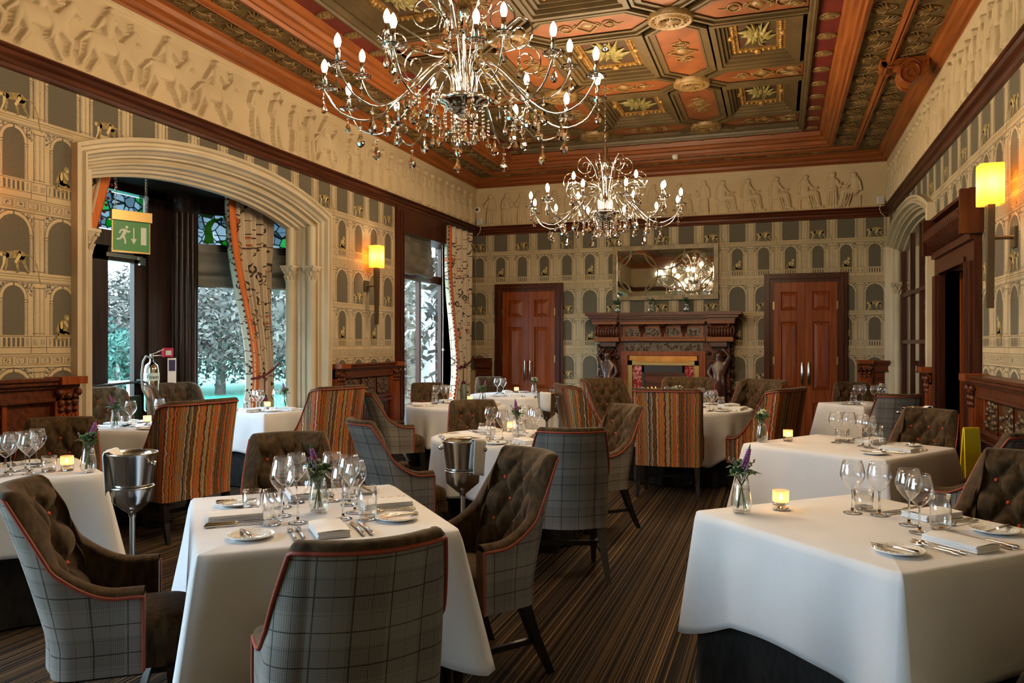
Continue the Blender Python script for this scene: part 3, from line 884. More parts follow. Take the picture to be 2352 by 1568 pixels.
def scroll_orn(length):
    m = MB()
    d = .10
    dm = [(0,-d*1.3),(d*1.6,0),(0,d*1.3),(-d*1.6,0)]
    dm2 = [(p*.78,q*.78) for p,q in dm]
    m.ring(dm, dm2, -.014, 0); m.lathe([(.001,-.014),(.05,-.012),(.06,0)], 12)
    for s in (-1,1):
        c = s*(.14+.07)
        m.tube([(.085*math.cos(a), c+.06*math.sin(a), -.006) for a in [2*PI*i/14 for i in range(14)]], .008, 5, closed=True)
        for k in range(5):
            a = s*(PI*.2+PI*.6*k/4); m.tube([(0,c-s*.03,-.004),(.055*math.cos(a),c-s*.03+.075*math.sin(a),-.008)], [.005,.009], 5)
        m.tube([(0,c+s*.06,-.005),(.02,c+s*.10,-.006),(0,c+s*.14,-.004)], [.009,.006,.003], 5)
        for q in (-1,1):
            m.tube([(q*(.03+.10*t*math.cos(3.2*t)), s*(.10+.05*t*math.sin(3.2*t)), -.005) for t in [i/7 for i in range(8)]], .006, 5)
    return m.mesh('scroll_ornament', GOLDDK)
SCR = scroll_orn(1.0)
def hexpanel(vert, x, a, b, cut0=False, cut1=False):
    po = hexpoly(x,a,b,HW+.05,TP-.07,0,vert,cut0,cut1); pi = hexpoly(x,a,b,HW-.045,TP+.065,0,vert,cut0,cut1)
    p0 = MB(); p0.prism(pi, ZH, 4.66)
    h = p0.build('hexagon_panel', HEXA, ceil)
    f = MB(); f.ring(po, [(u,v) for u,v in hexpoly(x,a,b,HW+.02,TP-.028,0,vert,cut0,cut1)], ZH-.03, 4.66); f.ring(po, pi, ZH-.008, 4.66)
    f.ring(hexpoly(x,a,b,HW-.025,TP+.036,0,vert,cut0,cut1), pi, ZH-.016, 4.6)
    f.build('hexagon_frame', OLIVE, ceil)
    mid = (a+b)/2
    if cut0 and not cut1: mid = a+.42
    if cut1 and not cut0: mid = b-.42
    obj('scroll_ornament', SCR, h, ((x, mid, ZH) if vert else (mid, x, ZH)), 0 if vert else PI/2)
    if cut0 != cut1:
        e = a+.10 if cut0 else b-.10
        for s in (-1,1):
            q = (x+s*.09, e, ZH) if vert else (e, x+s*.09, ZH)
            o = obj('oval_medallion', OVAL, h, q, 0); o.scale = (.75,.6,1)
def leafspray():
    m = MB()
    for k in range(18):
        a = 2*PI*k/18+.2; rr = .31 if k%3==0 else (.18 if k%3==1 else .25)
        ca, sa = math.cos(a), math.sin(a)*.62
        m.tube([(.04*ca,.04*sa,-.005),(rr*.55*ca-.03*sa,rr*.55*sa+.03*ca,-.02),(rr*ca,rr*sa,-.008)], [.010,.026,.004], 6)
    for k in range(10):
        a = 2*PI*k/10; m.ball((.15*math.cos(a), .10*math.sin(a), -.012), .018, 6)
    m.lathe([(.001,-.03),(.03,-.03),(.05,-.005),(.06,0)], 12)
    return m.mesh('leaf_carving', LEAFG)
SPRAY = leafspray()
def coffer(x0, x1, y0, y1):
    R4 = lambda g: [(x0+g,y0+g),(x1-g,y0+g),(x1-g,y1-g),(x0+g,y1-g)]
    c = MB()
    for g0, g1, z in ((0,.05,ZH-.03),(.05,.085,ZH-.005),(.085,.12,ZH+.03),(.12,.15,ZH+.06)):
        c.ring(R4(g0), R4(g1), z, 4.66)
    co = c.build('coffer_frame', OLIVE, ceil)
    f = MB(); f.ring(R4(.15), R4(.235), ZH+.085, 4.66)
    px0,px1,py0,py1 = x0+.19,x1-.19,y0+.19,y1-.19
    per = []
    nx, ny = max(3,int((px1-px0)/.055)), max(3,int((py1-py0)/.055))
    for i in range(nx+1):
        for yy in (py0,py1): f.ball((px0+(px1-px0)*i/nx, yy, ZH+.085), .024, 6, sz=.8)
    for i in range(1,ny):
        for xx in (px0,px1): f.ball((xx, py0+(py1-py0)*i/ny, ZH+.085), .024, 6, sz=.8)
    for xx,yy in ((x0+.17,(y0+y1)/2),(x1-.17,(y0+y1)/2),((x0+x1)/2,y0+.17),((x0+x1)/2,y1-.17)):
        f.ball((xx,yy,ZH+.08), .05, 8, sz=.7)
    f.build('carved_frame', GOLDCARV, co)
    MB().prism(R4(.23), ZH+.10, 4.66).build('coffer_panel', COFFBG, co)
    o = obj('leaf_carving', SPRAY, co, ((x0+x1)/2,(y0+y1)/2,ZH+.10), 0)
    o.scale = ((x1-x0-.46)/.62, (y1-y0-.46)/.40, 1)
for i, y in enumerate(RY):
    yn = RY[i+1] if i+1 < len(RY) else None
    for x in RX:
        obj('ceiling_rosette', ROSE, ceil, (x, y, ZH-.03))
    # hexagons running across
    hexpanel(False, y, RX[0], RX[1])
    hexpanel(False, y, FX0, RX[0], cut0=True)
    hexpanel(False, y, RX[1], FX1, cut1=True)
    if yn is None: continue
    for x in RX: hexpanel(True, x, yn, y)
    g = HW+.05
    for xa, xb in ((FX0+.04, RX[0]-g-.02), (RX[0]+g+.02, RX[1]-g-.02), (RX[1]+g+.02, FX1-.04)):
        coffer(xa, xb, yn+g+.03, y-g-.03)
m = MB(); m.box(FX0, FX1, RY[0]+.30, FY1+.02, ZH-.01, 4.66)
for k in range(3): m.box(FX0, FX1, RY[0]+.31+.03*k, RY[0]+.33+.03*k, ZH-.035, ZH)
m.build('ceiling_moulding', OLIVE, ceil)
# carved wooden scroll bracket under the right border
sb = thing('scroll_bracket', 'carved reddish wooden scroll bracket under the ceiling border', 'bracket', (XR-.17, 8.75, CZ-.03))
m = MB()
sp = []
for i in range(40):
    t = i/39; a = -PI/2 - t*3.6*PI; r = .115*(1-t*.86)
    sp.append((-.14+r*math.cos(a)+.0, 0, -.13+r*math.sin(a)))
outl = [(-.02,0),(-.10,.0)]
body = [(.02,.02),(.02,-.10),(-.05,-.19),(-.15,-.235),(-.235,-.20),(-.265,-.13),(-.24,-.06),(-.30,-.035),(-.36,-.075),(-.40,-.05),(-.42,.02)]
m.prism(body, -.11, .11, lambda a,b,c: (a+.0, c, b))
m.build('bracket_body', CORNY, sb)
for s in (-1,1):
    m = MB(); m.tube([(p[0], s*.115, p[2]) for p in sp], [.016-.010*i/39 for i in range(40)], 6)
    m.tube([(-.02+.04*math.sin(5*t)-.30*t, s*.113, -.03-.04*math.sin(9*t)) for t in [i/12 for i in range(13)]], .010, 6)
    m.build('scroll_carving', REDWOOD, sb)
m = MB(); m.tube([(-.39,-.11,-.035),(-.39,.11,-.035)], .035, 10); m.build('scroll_roll', CORNY, sb)
# smoke detector on the back border
m = MB(); m.lathe([(.045,.03),(.05,0),(.04,-.02),(.03,-.035),(.001,-.037)], 16)
tag(m.build('smoke_detector', WPLAST, None, (-1.46, YB-.9, CZ-.06)), 'small cream smoke detector on the ceiling moulding above the mirror', 'detector')

# ------------------------------------------------------------------ arch surrounds (bay on the left, mirror arch on the right)
def arch_path(c, hw, zf, n=26):
    P = [(c-hw, 0.0)]
    ys = [c-hw+2*hw*(0.5-.5*math.cos(PI*i/n)) for i in range(n+1)]
    for y in ys: P.append((y, zf(y)))
    P.append((c+hw, 0.0))
    return P
def arch_surround(name, c, wx, sgn):
    """stepped plaster moulding; wx = wall plane, sgn = direction into the room"""
    def zfun(k):   # k 0 = outer, 1 = inner
        def f(y):
            hw = AW+(AIN-AW)*k
            t = min(1, abs(y-c)/hw)
            return (2.95+(2.74-2.95)*k) + (.30+(.22-.30)*k)*(1-t**2.3)
        return f
    prof = [(0,0.0),(0,.065),(.10,.07),(.14,.045),(.22,.045),(.26,.07),(.33,.065),(.37,.02),(.44,.0),(.47,-.03),(.53,-.035),(.55,-.085),(.62,-.10),(.65,-.075),(.71,-.085),(.73,-.15),(.80,-.16),(.82,-.20),(.90,-.205),(.92,-.26),(1.0,-.27),(1.0,-.34)]
    mb = MB()
    rows = []
    for k, off in prof:
        hw = AW+(AIN-AW)*k; f = zfun(k)
        rows.append([(wx+sgn*off, y, z) for y, z in arch_path(c, hw, f)])
    n = len(rows[0])
    mb.grid(lambda i,j: rows[i][j], len(rows), n, smooth=False)
    return struct(name, mb, STONE)
arch_bay = arch_surround('trim_3', AC, XL, 1)
arch_mir = arch_surround('trim_4', MC, XR, -1)
def colonnette(parent, x, y, r, zc):
    m = MB(); m.lathe([(r*1.5,0),(r*1.5,.12),(r*1.2,.15),(r*1.35,.18),(r,.22),(r,zc-.02),(r*1.12,zc-.01),(r*1.12,zc+.01),(r,zc+.015)], 16, (x,y,0)); m.build('colonnette', STONE, parent)
    m = MB(); m.lathe([(r*.95,zc),(r*1.0,zc+.06),(r*1.25,zc+.12),(r*1.6,zc+.15)], 12, (x,y,0))
    for ring, (zz, rr, q) in enumerate(((zc+.05,r*1.1,8),(zc+.105,r*1.35,8))):
        for k in range(q):
            a = 2*PI*(k+.5*ring)/q
            m.tube([(x+r*.9*math.cos(a),y+r*.9*math.sin(a),zz-.045),(x+rr*math.cos(a),y+rr*math.sin(a),zz),(x+(rr+.018)*math.cos(a),y+(rr+.018)*math.sin(a),zz+.004)], [.014,.016,.008], 5)
    for k in range(4):
        a = PI/4+PI/2*k; m.ball((x+r*1.65*math.cos(a), y+r*1.65*math.sin(a), zc+.135), .022, 8)
    m.box(x-r*1.6,x+r*1.6,y-r*1.6,y+r*1.6,zc+.15,zc+.175); m.build('capital', STONE, parent)
    m = MB(); m.lathe([(r,zc+.17),(r,2.80)], 14, (x,y,0)); m.build('colonnette_shaft', STONE, parent)
for s in (-1,1):
    colonnette(arch_bay, XL-.085, AC+s*(AW-.205), .050, 2.17)
    colonnette(arch_bay, XL-.30, AC+s*(AIN-.03), .050, 2.17)
    colonnette(arch_mir, XR+.085, MC+s*(AW-.205), .050, 2.17)
# mirror in the right arch with dark glazing bars
mp = [(MC-AHO, 0.02)] + [(MC-AHO+2*AHO*i/20, arch_in(MC-AHO+2*AHO*i/20, MC)) for i in range(21)] + [(MC+AHO, 0.02)]
m = MB(); m.prism(mp, XR+.16, XR+.18, lambda a,b,c: (c,a,b))
am = m.build('arched_mirror', MIRROR2); tag(am, 'tall arched mirror with dark glazing bars filling the plaster arch', 'mirror')
m = MB()
for y in (MC-AIN+.03, MC-.72, MC, MC+.72, MC+AIN-.03): m.box(XR+.13, XR+.165, y-.02, y+.02, .02, arch_in(y,MC)-.16)
for z in (1.48, 2.14): m.box(XR+.128, XR+.164, MC-AIN, MC+AIN, z-.025, z+.025)
m.build('glazing_bar', MAHOGZ, am)

# ------------------------------------------------------------------ dado panelling
def dado(name, ya, yb, H, fr, carved=True, sidepil=(True,True)):
    """fr(u, out, z) -> xyz"""
    mb = MB()
    B = lambda a,b,o0,o1,z0,z1: mb.prism([(a,o0),(b,o0),(b,o1),(a,o1)], z0, z1, fr)
    B(ya,yb,0,.05,0,H-.06); B(ya-.0,yb,0,.085,0,.18); B(ya,yb,0,.07,.18,.21)
    for k,(o,z0,z1) in enumerate(((.16,H-.02,H),(.14,H-.05,H-.02),(.11,H-.075,H-.05),(.085,H-.15,H-.075),(.10,H-.17,H-.15))): B(ya,yb,0,o,z0,z1)
    B(ya,yb,0,.075,H-.45,H-.415); B(ya,yb,0,.09,H-.50,H-.48)
    o = struct(name, mb, MAHOGX)
    # pilasters with carved capitals
    for flag, a in ((sidepil[0], ya), (sidepil[1], yb-.20)):
        if not flag: continue
        p = MB(); p.prism([(a,0),(a+.20,0),(a+.20,.10),(a,.10)], .2, H-.06, fr)
        for k in range(5): p.prism([(a+.025+.035*k,.09),(a+.045+.035*k,.09),(a+.045+.035*k,.112),(a+.025+.035*k,.112)], .25, H-.27, fr)
        p.prism([(a-.01,0),(a+.21,0),(a+.21,.175),(a-.01,.175)], H-.05, H+.005, fr)
        pl = p.build('pilaster', REDWOOD, o)
        c = MB()
        for i in range(3):
            for j in range(3):
                q = fr(a+.04+.06*i, .105, H-.235+.05*j); c.ball(q, .024+.006*((i+j)%2), 6)
        for s in (.02,.18): c.ball(fr(a+s,.115,H-.11), .03, 8)
        c.build('carved_capital', MAHOGX, pl)
    if carved:
        u = ya+.24; pw = .40
        while u+.36 < yb-.2:
            p = MB(); p.prism([(u,.045),(u+.36,.045),(u+.36,.06),(u,.06)], H-.40, H-.19, fr)
            for i in range(26):
                q = fr(u+.02+.32*rng.rand(), .062, H-.39+.19*rng.rand()); p.ball(q, .014+.014*rng.rand(), 6)
            p.build('carved_panel', GOLDDARK, o)
            f = MB()
            f.prism([(u-.04,.04),(u-.005,.04),(u-.005,.075),(u-.04,.075)], H-.42, H-.17, fr); f.prism([(u+.365,.04),(u+.40,.04),(u+.40,.075),(u+.365,.075)], H-.42, H-.17, fr)
            f.build('panel_stile', REDWOOD, o)
            u += pw
        u = ya+.06
        for k in range(int((yb-ya-.1)/.055)):
            pass
        r = MB()
        k = 0
        while u+.05 < yb-.06:
            r.prism([(u,.04),(u+.045,.04),(u+.036,.062),(u+.009,.062)], .22, H-.52, fr); u += .055
        r.build('reeded_panel', MAHOGZ, o)
    return o
GOLDDARK = varied('carved_dark_wood', (.030,.016,.008), (.12,.065,.025), .35, (30,30,30), bump=.3)
DH = 1.21
frL = lambda u,o,z: (XL+o,u,z)
frR = lambda u,o,z: (XR-o,u,z)
frB = lambda u,o,z: (u,YB-o,z)
dado('trim_5', 2.1, AC-AW-.02, DH, frL, sidepil=(False,True))
dado('trim_6', AC+AW+.03, WY0-.22, DH, frL)
dado('trim_7', XL+.02, -4.70, DH, frB, False, (False,False))
dado('trim_8', 1.12, XR-.02, DH, frB, False, (True,False))
dado('trim_9', 2.6, 7.18, DH, frR, sidepil=(False,True))
dado('trim_10', DY1+.24, MC-AW-.02, DH, frR, False, (True,False))

# ------------------------------------------------------------------ back doors
def double_door(n, xa, xb, top, split_hint):
    fr = MB(); f = .11
    def ring(a0,a1,zt,o0,o1,w_):
        fr.box(a0,a0+w_,YB-o1,YB-o0,0,zt-w_); fr.box(a1-w_,a1,YB-o1,YB-o0,0,zt-w_); fr.box(a0,a1,YB-o1,YB-o0,zt-w_,zt)
    ring(xa,xb,top,0,.05,.05); ring(xa+.05,xb-.05,top-.05,0,.075,.03); ring(xa+.08,xb-.08,top-.08,0,.04,.06)
    d = struct('door_%d' % n, fr, MAHOGZ)
    x0, x1, zt = xa+.14, xb-.14, top-.14; mid = (x0+x1)/2
    for a, b in ((x0,mid-.002),(mid+.002,x1)):
        lf = MB(); Y = YB-.025
        pans = [(zt-.12-.33, zt-.12), (zt-.12-.33-.13-1.08, zt-.12-.33-.13), (.14, zt-.12-.33-.13-1.08-.15)]
        px0, px1 = a+.085, b-.085
        lf.box(a,px0,Y-.025,Y+.02,.01,zt); lf.box(px1,b,Y-.025,Y+.02,.01,zt)
        zz = [.01]+sorted([v for p in pans for v in p])+[zt]
        for i in range(0,len(zz),2): lf.box(px0,px1,Y-.025,Y+.02,zz[i],zz[i+1])
        leaf = lf.build('door_leaf', REDWOOD, d)
        for z0, z1 in pans:
            p = MB(); e = .022; r = min(.085,(px1-px0)*.32)
            p.ring([(px0,z0),(px1,z0),(px1,z1),(px0,z1)], [(px0+e,z0+e),(px1-e,z0+e),(px1-e,z1-e),(px0+e,z1-e)], Y-.034, Y, lambda u,v,c:(u,c,v))
            A=[(px0+e,Y-.004,z0+e),(px1-e,Y-.004,z0+e),(px1-e,Y-.004,z1-e),(px0+e,Y-.004,z1-e)]
            Bq=[(px0+r,Y-.034,z0+r),(px1-r,Y-.034,z0+r),(px1-r,Y-.034,z1-r),(px0+r,Y-.034,z1-r)]
            p.add(A+Bq,[(4,5,6,7),(0,1,5,4),(1,2,6,5),(2,3,7,6),(3,0,4,7)])
            p.build('raised_panel', REDWOOD, leaf)
        hx = b-.045 if b < mid+.1 and a < mid-.1 else a+.045
        h = MB()
        for z in (.87,1.14): h.tube([(hx,Y-.02,z),(hx,Y-.075,z)], .010, 8); h.lathe([(.02,0),(.02,.004)],10,(hx,Y-.03,z))
        h.tube([(hx,Y-.075,.83),(hx,Y-.08,.87),(hx,Y-.085,1.0),(hx,Y-.08,1.14),(hx,Y-.075,1.18)], [.008,.014,.016,.014,.008], 10)
        h.build('pull_handle', CHROME, leaf)
        ex = a+.0 if hx > (a+b)/2 else b
        g = MB()
        for z in (zt-.35, 1.2, .35): g.box(ex-.012,ex+.012,Y-.032,Y-.022,z-.06,z+.06)
        g.build('hinge', BRASS, leaf)
    return d
double_door(1, -4.63, -3.42, 2.48, 0)
double_door(2, -.21, .978, 2.53, 0)

# ------------------------------------------------------------------ doorway in the right wall with carved head
dm = MB(); o0 = .0
for ya, yb in ((7.22,DY0),(DY1,8.92)):
    dm.box(XR-.06,XR,ya,yb,0,DZ)
    for k in range(4):
        q = ya+(yb-ya)*(.15+.2*k); dm.box(XR-.085,XR-.05,q,q+.035,.2,DZ-.04)
dm.box(XR-.06,XR,7.22,8.92,DZ,2.30); dm.box(XR-.09,XR,7.22,8.92,2.30,2.36); dm.box(XR-.075,XR,DY0,DY1,DZ-.03,DZ+.02)
dw = struct('door_3', dm, MAHOGZ)
m = MB()
hn = 24
for k in range(hn):
    y0 = 7.22+1.66*k/hn; y1 = y0+1.66/hn*.70
    arcp = [(XR-.02, 2.36)]+[(XR-.03-.15*math.sin(PI*i/8), 2.37+.30*i/8) for i in range(9)]+[(XR-.02,2.68)]
    m.prism(arcp, y0, y1, lambda a,b,c: (a,c,b))
arcp = [(XR, 2.36)]+[(XR-.02-.125*math.sin(PI*i/8), 2.37+.30*i/8) for i in range(9)]+[(XR,2.68)]
m.prism(arcp, 7.20, 8.90, lambda a,b,c: (a,c,b))
m.build('reeded_head', MAHOG, dw)
m = MB(); m.box(XR-.17,XR,7.16,7.22,2.34,2.70); m.box(XR-.17,XR,8.88,8.93,2.34,2.70); m.box(XR-.10,XR,7.18,8.92,2.68,2.71); m.build('head_block', MAHOGZ, dw)
m = MB(); m.box(XR+T,XR+T+1.3,DY0-.3,DY0-.25,0,2.6); m.box(XR+T,XR+T+1.3,DY1+.25,DY1+.3,0,2.6); m.box(XR+T+1.25,XR+T+1.3,DY0-.3,DY1+.3,0,2.6); m.box(XR+T,XR+T+1.3,DY0-.3,DY1+.3,2.55,2.6)
m.box(XR,XR+T,DY0-.005,DY0,0,DZ); m.box(XR,XR+T,DY1,DY1+.005,0,DZ)
struct('wall_lobby', m, MAHOGZ)
m = MB(); m.box(XR+.12,XR+.95,DY1-.08,DY1-.04,.02,DZ-.02)
dl = struct('door_4', m, REDWOOD)
for z0,z1 in ((.2,.9),(1.05,1.5),(1.62,2.02)):
    p = MB(); p.rbox(XR+.22,XR+.50,DY1-.10,DY1-.075,z0,z1,.012); p.rbox(XR+.58,XR+.86,DY1-.10,DY1-.075,z0,z1,.012); p.build('raised_panel', MAHOGZ, dl)
# small black door switch beside the doorway
m = MB(); m.rbox(XR-.035,XR,9.05,9.10,1.36,1.50,.006); tag(m.build('entry_reader', BLACK), 'small black entry reader on the wall beside the doorway', 'reader')
# ================================================================== bay window
def plan_frame(p0, p1):
    d = Vector((p1[0]-p0[0], p1[1]-p0[1])); L_ = d.length; d.normalize()
    nrm = Vector((d.y, -d.x))
    if nrm.x < 0: nrm = -nrm       # into the room
    return (lambda u,o,z: (p0[0]+d.x*u+nrm.x*o, p0[1]+d.y*u+nrm.y*o, z)), L_
def ubox(mb, fr, u0, u1, o0, o1, z0, z1, mi=0):
    mb.prism([(u0,o0),(u1,o0),(u1,o1),(u0,o1)], z0, z1, fr, mi)
BX = -6.41
PA, PB, PC, PD = (-5.33,4.30), (BX,5.38), (BX,7.17), (-5.33,8.26)
m = MB(); m.prism([(-5.33,4.2),(BX-.3,5.2),(BX-.3,7.35),(-5.33,8.4)], 3.10, 3.25); struct('ceiling_bay', m, BAYCEIL)
def canted(n, p0, p1, us, blind):
    fr, Ln = plan_frame(p0, p1)
    m = MB()
    ubox(m,fr,0,Ln,-.10,.02,0,.32); ubox(m,fr,0,Ln,-.10,.06,.28,.33); ubox(m,fr,0,Ln,-.10,.03,2.47,2.56); ubox(m,fr,0,Ln,-.10,.02,2.96,3.12); ubox(m,fr,0,Ln,-.10,.07,3.02,3.12)
    edges = [0,us[0]]; 
    ubox(m,fr,0,us[0],-.10,.03,.3,3.0); ubox(m,fr,us[1],Ln,-.10,.03,.3,3.0)
    wn = struct('window_%d' % n, m, DARKWOOD)
    a, b = us
    s = MB(); 
    for u0,u1,z0,z1 in ((a,a+.05,.33,2.47),(b-.05,b,.33,2.47),(a,b,.33,.39),(a,b,2.42,2.47),(a,b,1.25,1.25)): 
        if z1>z0: ubox(s,fr,u0,u1,-.06,-.01,z0,z1)
    for u0,u1,z0,z1 in ((a,a+.03,2.56,2.96),(b-.03,b,2.56,2.96),(a,b,2.56,2.59),(a,b,2.93,2.96)): ubox(s,fr,u0,u1,-.06,-.01,z0,z1)
    s.build('sash', DARKWOOD, wn)
    p = MB(); ubox(p,fr,a+.05,b-.05,-.040,-.035,.39,2.42); p.build('pane', PANE, wn)
    p = MB(); ubox(p,fr,a+.03,b-.03,-.040,-.032,2.59,2.93); p.build('stained_pane', STAINED, wn)
    if blind:
        bl = MB()
        rows = [(2.50,.045),(2.42,.045),(2.36,.06),(2.30,.05),(2.24,.055),(2.21,.085),(2.18,.05),(2.16,.085),(2.13,.05),(2.115,.08),(2.09,.05),(2.09,.03),(2.3,.03),(2.5,.03)]
        nn = 22
        bl.grid(lambda i,j: fr(a-.03+(b-a+.06)*j/nn, rows[i][1]+.006*math.sin(j*2.1+i), rows[i][0]+.004*math.sin(j*1.3)), len(rows), nn+1)
        tag(bl.build('roman_blind', BLIND), 'gathered taupe roman blind under the stained glass in the bay', 'blind')
    return wn
canted(1, PC, PD, (.16,1.38), True)
canted(6, PA, PB, (.16,1.38), False)
# garden door in the middle of the bay
fr, Ln = plan_frame(PB, PC)
m = MB()
ubox(m,fr,0,.06,-.1,.03,0,3.1); ubox(m,fr,1.36,Ln,-.1,.03,0,3.1); ubox(m,fr,0,Ln,-.1,.04,2.44,2.60); ubox(m,fr,0,Ln,-.1,.03,3.02,3.12); ubox(m,fr,.68,.72,-.1,.02,2.6,3.02)
bd = struct('door_5', m, DARKWOOD)
for a, b in ((.06,.70),(.70,1.36)):
    lf = MB()
    ubox(lf,fr,a,a+.15,-.06,0,.02,2.44); ubox(lf,fr,b-.17,b,-.06,0,.02,2.44); ubox(lf,fr,a,b,-.06,0,.02,.45); ubox(lf,fr,a,b,-.06,0,2.30,2.44)
    lo = lf.build('door_leaf', DARKWOOD, bd)
    p = MB(); ubox(p,fr,a+.15,b-.17,-.035,-.03,.45,2.30); p.build('pane', PANE, lo)
    p = MB(); ubox(p,fr,a+.02,b-.02,-.035,-.028,2.62,3.0); p.build('stained_pane', STAINED, bd)
m = MB(); m.tube([fr(.10,.07,1.02), fr(1.30,.07,1.06)], .014, 8)
for u in (.12,.62,.80,1.28): m.tube([fr(u,0,1.03),fr(u,.075,1.03)], .03, 8)
m.build('push_bar', BLACK, bd)
m = MB(); ubox(m,fr,.80,1.28,.0,.03,2.335,2.375); m.box(*sorted((fr(1.22,.0,0)[0],fr(1.22,.05,0)[0])),fr(1.22,0,0)[1],fr(1.30,0,0)[1],2.28,2.36); m.build('door_closer', STEEL, bd)
m = MB()
def column(mb, x, y):
    for k in range(12):
        a = 2*PI*k/12; mb.tube([(x+.115*math.cos(a),y+.115*math.sin(a),0),(x+.115*math.cos(a),y+.115*math.sin(a),3.1)], .034, 8)
    mb.lathe([(.12,0),(.12,3.1)], 16, (x,y,0)); mb.lathe([(.20,0),(.20,.3),(.16,.34)], 16, (x,y,0)); mb.lathe([(.15,2.9),(.19,2.96),(.19,3.1)], 16, (x,y,0))
column(m, BX+.10, PC[1]+.02); struct('trim_11', m, DARKWOOD)
m = MB(); column(m, BX+.10, PB[1]-.02); struct('trim_12', m, DARKWOOD)
# green robed figure in leaded glass in the canted window
frs, _l = plan_frame(PC, PD)
m = MB()
def gl(poly, mi=0): m.add([frs(a-.19,-.020,b) for a,b in poly], [tuple(range(len(poly)))], mi)
gl([(.48,2.60),(.60,2.60),(.585,2.70),(.57,2.78),(.60,2.84),(.66,2.87),(.655,2.895),(.58,2.885),(.52,2.84),(.49,2.76),(.50,2.68)])
gl(circ(.675,2.885,.026,.026,10), 1); gl(seg(.62,2.86,.75,2.78,.012,.008), 1); gl(seg(.75,2.78,.82,2.79,.008,.006), 1)
gl([(.46,2.90),(.56,2.905),(.56,2.93),(.46,2.93)]); gl([(.70,2.905),(.86,2.905),(.86,2.93),(.70,2.93)])
for a0,b0,a1,b1 in ((.24,2.74,.48,2.72),(.60,2.70,.95,2.69),(.30,2.60,.36,2.74),(.80,2.60,.78,2.70),(.24,2.84,.52,2.84),(.66,2.84,.95,2.83),(.70,2.83,.72,2.93),(.40,2.72,.42,2.93)): gl(seg(a0,b0,a1,b1,.005), 2)
fgo = m.build('glass_figure', [translucent('green_glass',(.10,.30,.02),(.05,.14,.01)), translucent('grey_glass',(.12,.13,.13),(.1,.1,.1)), BLACK], bpy.data.objects['window_1'])
# ------------------------------------------------------------------ second window in the left wall
m = MB()
xo = XL-T
m.box(xo,XL+.05,WY0-.17,WY0,0,WZ1+.05); m.box(xo,XL+.05,WY1,WY1+.12,0,WZ1+.05); m.box(xo+.002,XL+.048,WY0,WY1,3.02,WZ1+.05)
m.box(XL,XL+.075,WY0-.12,WY0-.07,0,WZ1); m.box(XL,XL+.075,WY0-.04,WY0-.015,0,WZ1)
m.box(xo,xo+.12,WY0,WY1,WZ0,WZ0+.08); m.box(xo,xo+.1,WY0,WY1,2.42,2.54); m.box(xo+.02,xo+.08,WY0,WY0+.06,WZ0,3.02); m.box(xo+.02,xo+.08,WY1-.06,WY1,WZ0,3.02); m.box(xo+.02,xo+.08,(WY0+WY1)/2+.12,(WY0+WY1)/2+.19,WZ0,3.02)
w2 = struct('window_2', m, MAHOGZ)
m = MB(); m.box(xo+.045,xo+.05,WY0+.06,WY1-.06,WZ0+.08,2.42); m.build('pane', PANE, w2)
m = MB(); m.box(xo+.045,xo+.05,WY0+.06,WY1-.06,2.54,3.02); m.build('pane', PANE, w2)
bl = MB(); rows = [(3.05,.0),(2.95,.0),(2.86,.02),(2.80,.01),(2.72,.05),(2.66,.02),(2.62,.06),(2.58,.02),(2.55,.055),(2.52,.015),(2.49,.05),(2.47,.0),(2.6,-.02),(3.05,-.02)]
bl.grid(lambda i,j: (XL-.10+rows[i][1]+.010*math.sin(j*.9+i*.4), WY0+.01+(1.25)*j/26, rows[i][0]+.012*math.sin(j*.5)), len(rows), 27)
tag(bl.build('roman_blind', BLIND), 'gathered taupe roman blind above the window near the corner', 'blind')
m = MB(); m.tube([(XL+.02,11.33,3.0),(XL+.03,11.335,1.9),(XL+.02,11.34,.8)], .005, 6); m.ball((XL+.03,11.335,1.36),.022,8)
tag(m.build('blind_cord', WPLAST), 'thin white cord hanging at the corner window', 'cord')

# ------------------------------------------------------------------ outdoors
struct('ground_lawn', MB().box(-90,-6.75,-30,90,-.62,-.5), LAWN)
struct('ground_terrace', MB().box(-9.5,-5.33,2,20,-.5,-.06), varied('paving',(.25,.25,.25),(.35,.35,.35),.9,(2,2,2)))
def tree_mesh(name, seed, mat, h, rad, nleaf):
    rs = np.random.RandomState(seed); m = MB()
    m.tube([(0,0,0),(.05,0,h*.3),(-.05,.05,h*.6),(0,0,h*.85)], [.18,.13,.08,.02], 6, 1)
    tips = []
    for k in range(26):
        z = h*(.2+.6*rs.rand()); a = 2*PI*rs.rand(); l = rad*(.5+.5*rs.rand())
        e = (l*math.cos(a), l*math.sin(a), z+h*.22*rs.rand()); tips.append(e)
        m.tube([(0,0,z),(e[0]*.5,e[1]*.5,z+.05*h),e], [.05,.03,.008], 4, 1)
    P = rs.randn(nleaf,3)
    P /= np.linalg.norm(P,axis=1)[:,None]
    rr = rs.rand(nleaf)**.45
    c = P*rr[:,None]*np.array([rad,rad,h*.47])+np.array([0,0,h*.54])
    vs=[]; fs=[]
    for i in range(nleaf):
        a,b = rs.randn(3), rs.randn(3); s=.06+.08*rs.rand()
        a=a/np.linalg.norm(a)*s; b=b/np.linalg.norm(b)*s*.6
        k=len(vs); vs += [c[i]-a,c[i]+b,c[i]+a,c[i]-b]; fs.append((k,k+1,k+2,k+3))
    m.add(vs,fs,0)
    return m.mesh(name,[mat,principled(name+'_bark',(.07,.06,.05),.9)])
TM = [tree_mesh('garden_tree',1,TREE,5.2,2.6,7000), tree_mesh('garden_tree',2,TREE,4.6,2.9,7000), tree_mesh('garden_shrub',3,TREEG,2.6,1.7,3500)]
side = ['far left','left','middle','right','far right']
tn = 0
